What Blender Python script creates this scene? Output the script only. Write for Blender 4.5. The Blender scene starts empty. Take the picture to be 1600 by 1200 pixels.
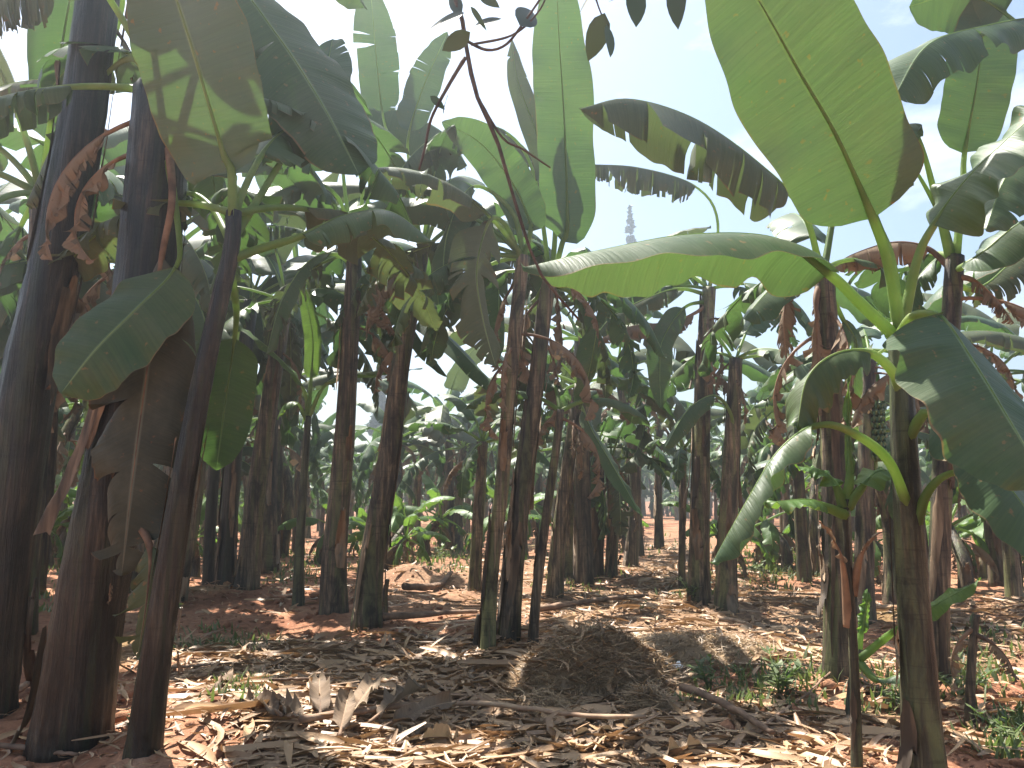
import bpy, math, random
import numpy as np
from mathutils import Vector

rng = np.random.default_rng(7)
random.seed(7)
R = math.radians
scene = bpy.context.scene
col = scene.collection

# ------------------------------------------------------------------ camera
F_PX, CX, CY = 1200.0, 800.0, 600.0          # focal length and centre in pixels of the 1600 px photograph
CAM = np.array([0.0, 0.0, 1.4])
PITCH = R(8.53)
FW = np.array([0, math.cos(PITCH), math.sin(PITCH)])
UP = np.array([0, -math.sin(PITCH), math.cos(PITCH)])
RX = np.array([1.0, 0, 0])

def ray(px, py):
    d = FW + RX * (px - CX) / F_PX + UP * (CY - py) / F_PX
    return d

def on_plane(px, py, Y):
    d = ray(px, py)
    return CAM + d * (Y / d[1])

def on_ground(px, py, z=0.0):
    d = ray(px, py)
    return CAM + d * ((z - CAM[2]) / d[2])

cam_data = bpy.data.cameras.new("camera")
cam_data.sensor_width = 36
cam_data.lens = 36 * F_PX / 1600
cam_data.clip_start = 0.05
cam_data.clip_end = 2000
cam = bpy.data.objects.new("camera", cam_data)
col.objects.link(cam)
cam.location = CAM
cam.rotation_euler = (R(90) + PITCH, 0, 0)
scene.camera = cam

# ------------------------------------------------------------------ light
SUN_EL, SUN_AZ = 60.0, -36.0                  # azimuth measured from +Y towards +X
sd = np.array([math.sin(R(SUN_AZ)) * math.cos(R(SUN_EL)), math.cos(R(SUN_AZ)) * math.cos(R(SUN_EL)), math.sin(R(SUN_EL))])
sun_data = bpy.data.lights.new("sun", 'SUN')
sun_data.energy = 5.0
sun_data.angle = R(0.53)
sun_data.color = (1.0, 0.945, 0.86)
sun = bpy.data.objects.new("sun", sun_data)
col.objects.link(sun)
sun.rotation_euler = Vector(sd).to_track_quat('Z', 'Y').to_euler()

world = bpy.data.worlds.new("World")
scene.world = world
world.use_nodes = True
nt = world.node_tree
nt.nodes.clear()
out = nt.nodes.new('ShaderNodeOutputWorld')
bg = nt.nodes.new('ShaderNodeBackground')
sky = nt.nodes.new('ShaderNodeTexSky')
sky.sky_type = 'NISHITA'
sky.sun_disc = False
sky.sun_elevation = R(SUN_EL)
sky.sun_rotation = R(SUN_AZ)
sky.air_density = 1.15
sky.dust_density = 1.3
sky.ozone_density = 1.0
bg.inputs['Strength'].default_value = 0.058
tc = nt.nodes.new('ShaderNodeTexCoord')
mp = nt.nodes.new('ShaderNodeMapping'); mp.inputs['Scale'].default_value = (1, 1, 2.6)
nz = nt.nodes.new('ShaderNodeTexNoise'); nz.inputs['Scale'].default_value = 3.2; nz.inputs['Detail'].default_value = 7; nz.inputs['Roughness'].default_value = .62
cr = nt.nodes.new('ShaderNodeValToRGB'); cr.color_ramp.elements[0].position = .54; cr.color_ramp.elements[1].position = .80
cr.color_ramp.elements[1].color = (.75, .75, .75, 1)
mx = nt.nodes.new('ShaderNodeMix'); mx.data_type = 'RGBA'
mx.inputs[7].default_value = (9.5, 9.6, 9.8, 1)
nt.links.new(tc.outputs['Generated'], mp.inputs[0]); nt.links.new(mp.outputs[0], nz.inputs['Vector'])
nt.links.new(nz.outputs[0], cr.inputs[0]); nt.links.new(cr.outputs[0], mx.inputs[0])
nt.links.new(sky.outputs[0], mx.inputs[6]); nt.links.new(mx.outputs[2], bg.inputs['Color'])
nt.links.new(bg.outputs[0], out.inputs[0])

scene.view_settings.view_transform = 'Standard'
scene.view_settings.look = 'None'
scene.view_settings.exposure = 1.88
scene.view_settings.gamma = 1
scene.render.engine = 'CYCLES'
scene.cycles.use_denoising = True
scene.cycles.max_bounces = 8
scene.cycles.transmission_bounces = 6
scene.cycles.transparent_max_bounces = 8
scene.cycles.volume_bounces = 0

# ------------------------------------------------------------------ materials
def new_mat(name):
    m = bpy.data.materials.new(name); m.use_nodes = True
    n = m.node_tree; n.nodes.clear()
    return m, n, n.nodes.new('ShaderNodeOutputMaterial')

def nd(n, t, **kw):
    x = n.nodes.new(t)
    for k, v in kw.items():
        setattr(x, k, v)
    return x

def ramp(n, stops):
    r = n.nodes.new('ShaderNodeValToRGB')
    e = r.color_ramp.elements
    while len(e) < len(stops): e.new(.5)
    for i, (p, c) in enumerate(stops):
        e[i].position = p; e[i].color = (*c, 1)
    return r

def mixc(n, a, b, f, blend='MIX'):
    m = n.nodes.new('ShaderNodeMix'); m.data_type = 'RGBA'; m.blend_type = blend
    for s, v in ((6, a), (7, b), (0, f)):
        if isinstance(v, bpy.types.NodeSocket): n.links.new(v, m.inputs[s])
        elif s == 0: m.inputs[0].default_value = v
        else: m.inputs[s].default_value = (*v, 1)
    return m.outputs[2]

def leaf_material(name, top_a, top_b, under, trans, trans_f, edge, edge_w, rough=.47):
    """front of the face is the glossy upper side, its back the paler underside"""
    m, n, o = new_mat(name)
    uv = nd(n, 'ShaderNodeUVMap')
    oi = nd(n, 'ShaderNodeObjectInfo')
    # side veins: noise squeezed along the midrib
    mp1 = nd(n, 'ShaderNodeMapping'); mp1.inputs['Scale'].default_value = (1.2, 70, 1)
    n1 = nd(n, 'ShaderNodeTexNoise'); n1.inputs['Scale'].default_value = 1; n1.inputs['Detail'].default_value = 2
    n.links.new(uv.outputs[0], mp1.inputs[0]); n.links.new(mp1.outputs[0], n1.inputs['Vector'])
    n2 = nd(n, 'ShaderNodeTexNoise'); n2.inputs['Scale'].default_value = 2.4; n2.inputs['Detail'].default_value = 4
    tcx = nd(n, 'ShaderNodeTexCoord'); n.links.new(tcx.outputs['Object'], n2.inputs['Vector'])
    add = nd(n, 'ShaderNodeMath', operation='ADD'); n.links.new(n1.outputs[0], add.inputs[0]); n.links.new(oi.outputs['Random'], add.inputs[1])
    md = nd(n, 'ShaderNodeMath', operation='MULTIPLY_ADD'); n.links.new(n2.outputs[0], md.inputs[0]); md.inputs[1].default_value = 1.2
    n.links.new(add.outputs[0], md.inputs[2])
    mr = nd(n, 'ShaderNodeMapRange'); mr.inputs[1].default_value = .7; mr.inputs[2].default_value = 2.2
    n.links.new(md.outputs[0], mr.inputs[0])
    top = mixc(n, top_a, top_b, mr.outputs[0])
    geo = nd(n, 'ShaderNodeNewGeometry')
    c = mixc(n, top, under, geo.outputs['Backfacing'])
    # dry edge
    sx = nd(n, 'ShaderNodeSeparateXYZ'); n.links.new(uv.outputs[0], sx.inputs[0])
    e1 = nd(n, 'ShaderNodeMath', operation='SUBTRACT'); n.links.new(sx.outputs[0], e1.inputs[0]); e1.inputs[1].default_value = .5
    e2 = nd(n, 'ShaderNodeMath', operation='ABSOLUTE'); n.links.new(e1.outputs[0], e2.inputs[0])
    e3 = nd(n, 'ShaderNodeMath', operation='MULTIPLY_ADD'); n.links.new(n2.outputs[0], e3.inputs[0]); e3.inputs[1].default_value = edge_w
    n.links.new(e2.outputs[0], e3.inputs[2])
    e4 = nd(n, 'ShaderNodeMapRange'); e4.inputs[1].default_value = .49 + edge_w * .5; e4.inputs[2].default_value = .5 + edge_w * .56
    n.links.new(e3.outputs[0], e4.inputs[0])
    c = mixc(n, c, edge, e4.outputs[0])
    n4 = nd(n, 'ShaderNodeTexNoise'); n4.inputs['Scale'].default_value = 23; n4.inputs['Detail'].default_value = 3; n.links.new(tcx.outputs['Object'], n4.inputs['Vector'])
    rsp = ramp(n, [(.66, (0, 0, 0)), (.72, (1, 1, 1))]); n.links.new(n4.outputs[0], rsp.inputs[0])
    c = mixc(n, c, edge, rsp.outputs[0])
    n5 = nd(n, 'ShaderNodeTexNoise'); n5.inputs['Scale'].default_value = 1.1; n5.inputs['Detail'].default_value = 6; n5.inputs['Roughness'].default_value = .7; n.links.new(tcx.outputs['Object'], n5.inputs['Vector'])
    rd = ramp(n, [(.46, (0, 0, 0)), (.72, (.38, .38, .38))]); n.links.new(n5.outputs[0], rd.inputs[0])
    c = mixc(n, c, (.20, .19, .13), rd.outputs[0])
    mg = nd(n, 'ShaderNodeMapRange'); mg.inputs[1].default_value = .012; mg.inputs[2].default_value = .026; mg.inputs[3].default_value = .8; mg.inputs[4].default_value = 0
    n.links.new(e2.outputs[0], mg.inputs[0])
    c = mixc(n, c, tuple(min(1, v * 2.2 + .04) for v in top_b), mg.outputs[0])
    tr = mixc(n, trans, (edge[0] * 1.2, edge[1] * 1.1, edge[2]), e4.outputs[0])
    tr = mixc(n, tr, tuple(v * .6 for v in trans), mr.outputs[0])
    vr = ramp(n, [(.35, (.62, .66, .6)), (.62, (1.1, 1.08, 1.0))]); n.links.new(n1.outputs[0], vr.inputs[0])
    tr = mixc(n, tr, vr.outputs[0], .8, 'MULTIPLY')
    bs = nd(n, 'ShaderNodeBsdfPrincipled'); bs.inputs['Roughness'].default_value = rough
    bs.inputs['Specular IOR Level'].default_value = .28
    n.links.new(c, bs.inputs['Base Color'])
    rr = nd(n, 'ShaderNodeMapRange'); rr.inputs[3].default_value = rough; rr.inputs[4].default_value = .6
    n.links.new(geo.outputs['Backfacing'], rr.inputs[0]); n.links.new(rr.outputs[0], bs.inputs['Roughness'])
    bp = nd(n, 'ShaderNodeBump'); bp.inputs['Strength'].default_value = .4; bp.inputs['Distance'].default_value = .008
    n.links.new(n1.outputs[0], bp.inputs['Height']); n.links.new(bp.outputs[0], bs.inputs['Normal'])
    tb = nd(n, 'ShaderNodeBsdfTranslucent'); n.links.new(tr, tb.inputs[0]); n.links.new(bp.outputs[0], tb.inputs[1])
    ms = nd(n, 'ShaderNodeMixShader'); ms.inputs[0].default_value = trans_f
    n.links.new(bs.outputs[0], ms.inputs[1]); n.links.new(tb.outputs[0], ms.inputs[2]); n.links.new(ms.outputs[0], o.inputs[0])
    return m

M = {}
M['leaf'] = leaf_material('banana_leaf_green', (.034, .072, .034), (.068, .112, .046), (.070, .122, .092), (.130, .275, .058), .23, (.20, .13, .06), .07)
M['leaf_old'] = leaf_material('banana_leaf_weathered', (.045, .070, .036), (.095, .112, .055), (.095, .115, .08), (.14, .21, .06), .22, (.20, .11, .05), .14, .5)
M['leaf_young'] = leaf_material('banana_leaf_young', (.05, .11, .03), (.09, .17, .045), (.10, .16, .07), (.20, .37, .05), .38, (.22, .2, .05), .015)
M['leaf_shaded'] = leaf_material('banana_leaf_shaded', (.014, .020, .014), (.040, .040, .022), (.028, .034, .022), (.03, .035, .01), .08, (.10, .05, .02), .14, .55)  # hanging wrap leaf: its backlit silhouette darkness is put into the colours
M['dry'] = leaf_material('dry_banana_leaf', (.11, .076, .052), (.31, .22, .145), (.23, .165, .11), (.17, .13, .085), .2, (.08, .055, .038), .15, .75)

def simple_mat(name, stops, scale=(6, 6, 6), detail=5, rough=.7, bump=.3, rand=.0, dist=.01, nscale=1.0):
    m, n, o = new_mat(name)
    tcx = nd(n, 'ShaderNodeTexCoord'); mp1 = nd(n, 'ShaderNodeMapping'); mp1.inputs['Scale'].default_value = scale
    n.links.new(tcx.outputs['Object'], mp1.inputs[0])
    n1 = nd(n, 'ShaderNodeTexNoise'); n1.inputs['Scale'].default_value = nscale; n1.inputs['Detail'].default_value = detail; n1.inputs['Roughness'].default_value = .6
    n.links.new(mp1.outputs[0], n1.inputs['Vector'])
    oi = nd(n, 'ShaderNodeObjectInfo')
    ad = nd(n, 'ShaderNodeMath', operation='MULTIPLY_ADD'); n.links.new(oi.outputs['Random'], ad.inputs[0]); ad.inputs[1].default_value = rand
    n.links.new(n1.outputs[0], ad.inputs[2])
    sb = nd(n, 'ShaderNodeMath', operation='SUBTRACT'); n.links.new(ad.outputs[0], sb.inputs[0]); sb.inputs[1].default_value = rand * .5
    r = ramp(n, stops); n.links.new(sb.outputs[0], r.inputs[0])
    bs = nd(n, 'ShaderNodeBsdfPrincipled'); bs.inputs['Roughness'].default_value = rough
    bs.inputs['Specular IOR Level'].default_value = .35
    n.links.new(r.outputs[0], bs.inputs['Base Color'])
    bp = nd(n, 'ShaderNodeBump'); bp.inputs['Strength'].default_value = bump; bp.inputs['Distance'].default_value = dist
    n.links.new(n1.outputs[0], bp.inputs['Height']); n.links.new(bp.outputs[0], bs.inputs['Normal'])
    n.links.new(bs.outputs[0], o.inputs[0])
    return m

def stem_mat(name, dark, mid, light, green, gpos, rough=.55):
    """overlapping leaf bases: fibrous streaks, wet dark blotches, greener strips, faint cross scars"""
    m, n, o = new_mat(name)
    tcx = nd(n, 'ShaderNodeTexCoord'); oi = nd(n, 'ShaderNodeObjectInfo')
    rv = nd(n, 'ShaderNodeMath', operation='MULTIPLY'); n.links.new(oi.outputs['Random'], rv.inputs[0]); rv.inputs[1].default_value = 37.0
    vadd = nd(n, 'ShaderNodeVectorMath', operation='ADD'); n.links.new(tcx.outputs['Object'], vadd.inputs[0]); n.links.new(rv.outputs[0], vadd.inputs[1])
    def noise(scale, det, ro, dist=0.0):
        mp1 = nd(n, 'ShaderNodeMapping'); mp1.inputs['Scale'].default_value = scale; n.links.new(vadd.outputs[0], mp1.inputs[0])
        x = nd(n, 'ShaderNodeTexNoise'); x.inputs['Scale'].default_value = 1; x.inputs['Detail'].default_value = det; x.inputs['Roughness'].default_value = ro; x.inputs['Distortion'].default_value = dist
        n.links.new(mp1.outputs[0], x.inputs['Vector']); return x.outputs[0]
    fib = noise((42, 42, 1.6), 5, .65); blot = noise((7, 7, 2.2), 6, .68, .6); strip = noise((13, 13, .5), 2, .5); scar = noise((3, 3, 34), 3, .6, 1.2)
    r1 = ramp(n, [(.36, dark), (.50, mid), (.64, light)]); n.links.new(fib, r1.inputs[0])
    rg = ramp(n, [(gpos, (0, 0, 0)), (gpos + .07, (1, 1, 1))]); n.links.new(strip, rg.inputs[0])
    c = mixc(n, r1.outputs[0], green, rg.outputs[0])
    rb = ramp(n, [(.38, (.16, .14, .13)), (.50, (.8, .8, .8)), (.66, (1.5, 1.45, 1.35))]); n.links.new(blot, rb.inputs[0])
    c = mixc(n, c, rb.outputs[0], 1.0, 'MULTIPLY')
    rs = ramp(n, [(.34, (.45, .42, .4)), (.42, (1, 1, 1))]); n.links.new(scar, rs.inputs[0])
    c = mixc(n, c, rs.outputs[0], .7, 'MULTIPLY')
    bs = nd(n, 'ShaderNodeBsdfPrincipled'); bs.inputs['Roughness'].default_value = rough; bs.inputs['Specular IOR Level'].default_value = .4
    n.links.new(c, bs.inputs['Base Color'])
    ad = nd(n, 'ShaderNodeMath', operation='ADD'); n.links.new(fib, ad.inputs[0]); n.links.new(blot, ad.inputs[1])
    bp = nd(n, 'ShaderNodeBump'); bp.inputs['Strength'].default_value = .9; bp.inputs['Distance'].default_value = .016
    n.links.new(ad.outputs[0], bp.inputs['Height']); n.links.new(bp.outputs[0], bs.inputs['Normal'])
    n.links.new(bs.outputs[0], o.inputs[0])
    return m
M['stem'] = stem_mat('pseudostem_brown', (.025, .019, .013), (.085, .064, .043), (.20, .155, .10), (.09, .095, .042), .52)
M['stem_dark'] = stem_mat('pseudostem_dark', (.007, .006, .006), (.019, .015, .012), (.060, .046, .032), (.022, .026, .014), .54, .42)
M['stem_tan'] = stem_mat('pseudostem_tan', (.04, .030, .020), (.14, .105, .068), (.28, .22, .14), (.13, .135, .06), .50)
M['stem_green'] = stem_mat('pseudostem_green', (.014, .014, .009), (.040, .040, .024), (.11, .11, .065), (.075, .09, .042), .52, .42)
M['sheath'] = simple_mat('dry_sheath', [(.3, (.04, .028, .019)), (.5, (.125, .086, .055)), (.7, (.27, .19, .12))], (14, 14, 2.0), 5, .8, .5, .35)
M['petiole'] = simple_mat('petiole_green', [(.3, (.10, .16, .05)), (.55, (.17, .25, .08)), (.75, (.28, .34, .14))], (8, 8, 8), 3, .45, .1, .3)
def add_translucent(m, colr, f):
    n = m.node_tree; o = next(x for x in n.nodes if x.type == 'OUTPUT_MATERIAL'); b = o.inputs[0].links[0].from_socket
    t = nd(n, 'ShaderNodeBsdfTranslucent'); t.inputs[0].default_value = (*colr, 1); ms = nd(n, 'ShaderNodeMixShader'); ms.inputs[0].default_value = f
    n.links.new(b, ms.inputs[1]); n.links.new(t.outputs[0], ms.inputs[2]); n.links.new(ms.outputs[0], o.inputs[0])
add_translucent(M['petiole'], (.42, .58, .2), .5)
M['petiole_dry'] = simple_mat('petiole_dry', [(.3, (.07, .04, .024)), (.7, (.25, .15, .09))], (8, 8, 8), 3, .75, .2, .3)
M['fruit'] = simple_mat('green_fruit', [(.3, (.05, .09, .03)), (.7, (.12, .17, .06))], (9, 9, 9), 3, .5, .1)
M['bark'] = simple_mat('twig_bark', [(.3, (.035, .024, .02)), (.7, (.10, .07, .055))], (20, 20, 20), 5, .85, .4)
M['stalk'] = simple_mat('dry_stalk', [(.3, (.10, .06, .038)), (.5, (.22, .135, .085)), (.7, (.36, .25, .16))], (7, 7, 7), 5, .8, .5, .4)

def broadleaf_material(name, a, b, trans, tf=.3):
    m, n, o = new_mat(name)
    at = nd(n, 'ShaderNodeAttribute', attribute_name='tone')
    c = mixc(n, a, b, at.outputs['Fac'])
    bs = nd(n, 'ShaderNodeBsdfPrincipled'); bs.inputs['Roughness'].default_value = .5
    n.links.new(c, bs.inputs['Base Color'])
    tb = nd(n, 'ShaderNodeBsdfTranslucent'); tb.inputs[0].default_value = (*trans, 1)
    ms = nd(n, 'ShaderNodeMixShader'); ms.inputs[0].default_value = tf
    n.links.new(bs.outputs[0], ms.inputs[1]); n.links.new(tb.outputs[0], ms.inputs[2]); n.links.new(ms.outputs[0], o.inputs[0])
    return m
M['bush'] = broadleaf_material('bush_leaf', (.022, .05, .016), (.07, .12, .03), (.14, .25, .03))
M['twig_leaf'] = broadleaf_material('twig_leaf_dark', (.018, .034, .022), (.03, .05, .03), (.06, .10, .03), .10)
M['grass'] = broadleaf_material('grass_blade', (.06, .09, .035), (.14, .17, .065), (.16, .24, .05), .3)
M['litter'] = broadleaf_material('leaf_litter_dry', (.21, .125, .070), (.45, .285, .152), (.35, .20, .09), .12)
M['straw'] = broadleaf_material('straw_dry', (.15, .092, .05), (.46, .32, .18), (.3, .2, .1), .1)
M['conifer'] = broadleaf_material('conifer_needles', (.012, .032, .016), (.03, .06, .028), (.05, .09, .03), .15)

def ground_material():
    m, n, o = new_mat('red_soil')
    tcx = nd(n, 'ShaderNodeTexCoord')
    n1 = nd(n, 'ShaderNodeTexNoise'); n1.inputs['Scale'].default_value = .9; n1.inputs['Detail'].default_value = 6; n1.inputs['Roughness'].default_value = .65
    n2 = nd(n, 'ShaderNodeTexNoise'); n2.inputs['Scale'].default_value = 14; n2.inputs['Detail'].default_value = 6; n2.inputs['Roughness'].default_value = .7
    n3 = nd(n, 'ShaderNodeTexNoise'); n3.inputs['Scale'].default_value = .33; n3.inputs['Detail'].default_value = 5
    v = nd(n, 'ShaderNodeTexVoronoi'); v.inputs['Scale'].default_value = 9
    for x in (n1, n2, n3, v): n.links.new(tcx.outputs['Object'], x.inputs['Vector'])
    r1 = ramp(n, [(.3, (.20, .085, .048)), (.5, (.33, .155, .088)), (.7, (.41, .235, .145))])
    n.links.new(n1.outputs[0], r1.inputs[0])
    r2 = ramp(n, [(.3, (.45, .42, .40)), (.55, (1, 1, 1)), (.75, (1.35, 1.3, 1.2))]); n.links.new(n2.outputs[0], r2.inputs[0])
    c = mixc(n, r1.outputs[0], r2.outputs[0], .75, 'MULTIPLY')
    r4 = ramp(n, [(.56, (0, 0, 0)), (.66, (1, 1, 1))]); n.links.new(n3.outputs[0], r4.inputs[0])
    g = nd(n, 'ShaderNodeMath', operation='MULTIPLY'); n.links.new(r4.outputs[0], g.inputs[0]); n.links.new(n2.outputs[0], g.inputs[1])
    c = mixc(n, c, (.10, .125, .045), g.outputs[0])
    at = nd(n, 'ShaderNodeAttribute', attribute_name='tone')
    r5 = ramp(n, [(.3, (.11, .07, .045)), (.5, (.24, .16, .10)), (.7, (.36, .25, .155))]); n.links.new(n2.outputs[0], r5.inputs[0])
    c = mixc(n, c, r5.outputs[0], at.outputs['Fac'])
    bs = nd(n, 'ShaderNodeBsdfPrincipled'); bs.inputs['Roughness'].default_value = .95; bs.inputs['Specular IOR Level'].default_value = .15
    n.links.new(c, bs.inputs['Base Color'])
    bp = nd(n, 'ShaderNodeBump'); bp.inputs['Strength'].default_value = .8; bp.inputs['Distance'].default_value = .04
    n.links.new(n2.outputs[0], bp.inputs['Height']); n.links.new(bp.outputs[0], bs.inputs['Normal'])
    n.links.new(bs.outputs[0], o.inputs[0])
    return m
M['soil'] = ground_material()

# ------------------------------------------------------------------ object helpers
def tag(o, label=None, cat=None, group=None, kind=None):
    if label: o['label'] = label
    if cat: o['category'] = cat
    if group: o['group'] = group
    if kind: o['kind'] = kind
    return o

def empty(name, loc):
    o = bpy.data.objects.new(name, None); col.objects.link(o); o.location = [float(v) for v in loc]; o.empty_display_size = .2
    return o

def mesh_obj(name, V, Fc, mat, parent=None, uv=None, smooth=True, tone=None, mats=None, midx=None):
    me = bpy.data.meshes.new(name)
    V = np.asarray(V, dtype=np.float64)
    me.from_pydata(V.tolist(), [], Fc if isinstance(Fc, list) else np.asarray(Fc).tolist())
    if uv is not None:
        l = me.uv_layers.new(name='UVMap')
        li = np.empty(len(me.loops), dtype=np.int32); me.loops.foreach_get('vertex_index', li)
        l.data.foreach_set('uv', np.asarray(uv, dtype=np.float32)[li].ravel())
    if tone is not None:
        a = me.attributes.new('tone', 'FLOAT', 'POINT'); a.data.foreach_set('value', np.asarray(tone, dtype=np.float32))
    for mm in (mats or [mat]): me.materials.append(mm)
    if midx is not None: me.polygons.foreach_set('material_index', np.asarray(midx, dtype=np.int32))
    if smooth: me.polygons.foreach_set('use_smooth', np.ones(len(me.polygons), dtype=bool))
    me.update()
    o = bpy.data.objects.new(name, me); col.objects.link(o)
    if parent: o.parent = parent
    return o

def kids(o): return [c for c in bpy.data.objects if c.parent is o]
CH = {}
def copy_tree(o, parent=None, depth=0):
    c = o.copy(); col.objects.link(c)
    if parent is not None: c.parent = parent
    for ch in CH.get(o.name, []):
        copy_tree(ch, c, depth + 1)
    return c
def index_children(o):
    CH[o.name] = list(o.children)
    for c in o.children: index_children(c)

def norm(a):
    return a / np.maximum(np.linalg.norm(a, axis=-1, keepdims=True), 1e-9)

def catmull(P, n):
    P = np.asarray(P, float)
    if len(P) == 2:
        t = np.linspace(0, 1, n)[:, None]; return P[0] * (1 - t) + P[1] * t
    Q = np.vstack([2 * P[0] - P[1], P, 2 * P[-1] - P[-2]])
    seg = np.linalg.norm(np.diff(P, axis=0), axis=1); s = np.concatenate([[0], np.cumsum(seg)])
    tt = np.linspace(0, s[-1], n); outp = []
    for x in tt:
        i = min(np.searchsorted(s, x, side='right') - 1, len(P) - 2)
        u = (x - s[i]) / max(seg[i], 1e-9)
        a, b, c, d = Q[i], Q[i + 1], Q[i + 2], Q[i + 3]
        outp.append(.5 * ((2 * b) + (-a + c) * u + (2 * a - 5 * b + 4 * c - d) * u * u + (-a + 3 * b - 3 * c + d) * u ** 3))
    return np.array(outp)

def tube(P, rad, sides=8, jitter=None, cap=True, flat=None):
    P = np.asarray(P, float); n = len(P); rad = np.broadcast_to(np.asarray(rad, float), (n,))
    T = norm(np.gradient(P, axis=0))
    ref = np.array([0, 0, 1.0]) if abs(T[:, 2]).mean() < .8 else np.array([0, 1.0, 0])
    A = norm(np.cross(T, ref)); B = np.cross(T, A)
    th = np.linspace(0, 2 * np.pi, sides, endpoint=False)
    rr = rad[:, None] * np.ones(sides)[None, :]
    if jitter is not None: rr = rr * jitter
    V = P[:, None, :] + rr[..., None] * (np.cos(th)[None, :, None] * A[:, None, :] + np.sin(th)[None, :, None] * B[:, None, :] * (flat or 1))
    V = V.reshape(-1, 3)
    Fc = []
    for i in range(n - 1):
        for j in range(sides):
            k = (j + 1) % sides
            Fc.append((i * sides + j, i * sides + k, (i + 1) * sides + k, (i + 1) * sides + j))
    if cap:
        Fc.append(tuple(range(sides - 1, -1, -1))); Fc.append(tuple((n - 1) * sides + j for j in range(sides)))
    return V, Fc

def join(parts):
    Vs, Fs, Us, off = [], [], [], 0
    for p in parts:
        V, Fc = p[0], p[1]
        Vs.append(V); Fs += [tuple(int(x) + off for x in f) for f in Fc]
        if len(p) > 2: Us.append(p[2])
        off += len(V)
    return (np.vstack(Vs), Fs) + ((np.vstack(Us),) if Us else ())

# ------------------------------------------------------------------ banana leaf
def width_profile(t):
    base = np.where(t < .13, np.sqrt(np.clip(1 - (1 - t / .13) ** 2, 0, 1)), 1)
    tip = np.where(t > .5, 1 - (np.clip((t - .5) / .5, 0, 1)) ** 2.3, 1)
    return base * (.25 + .75 * tip) * np.where(t > .9, np.sqrt(np.clip((1 - t) / .1, 0, 1)), 1) * (0.9 + .1 * np.sin(np.pi * t))

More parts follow.
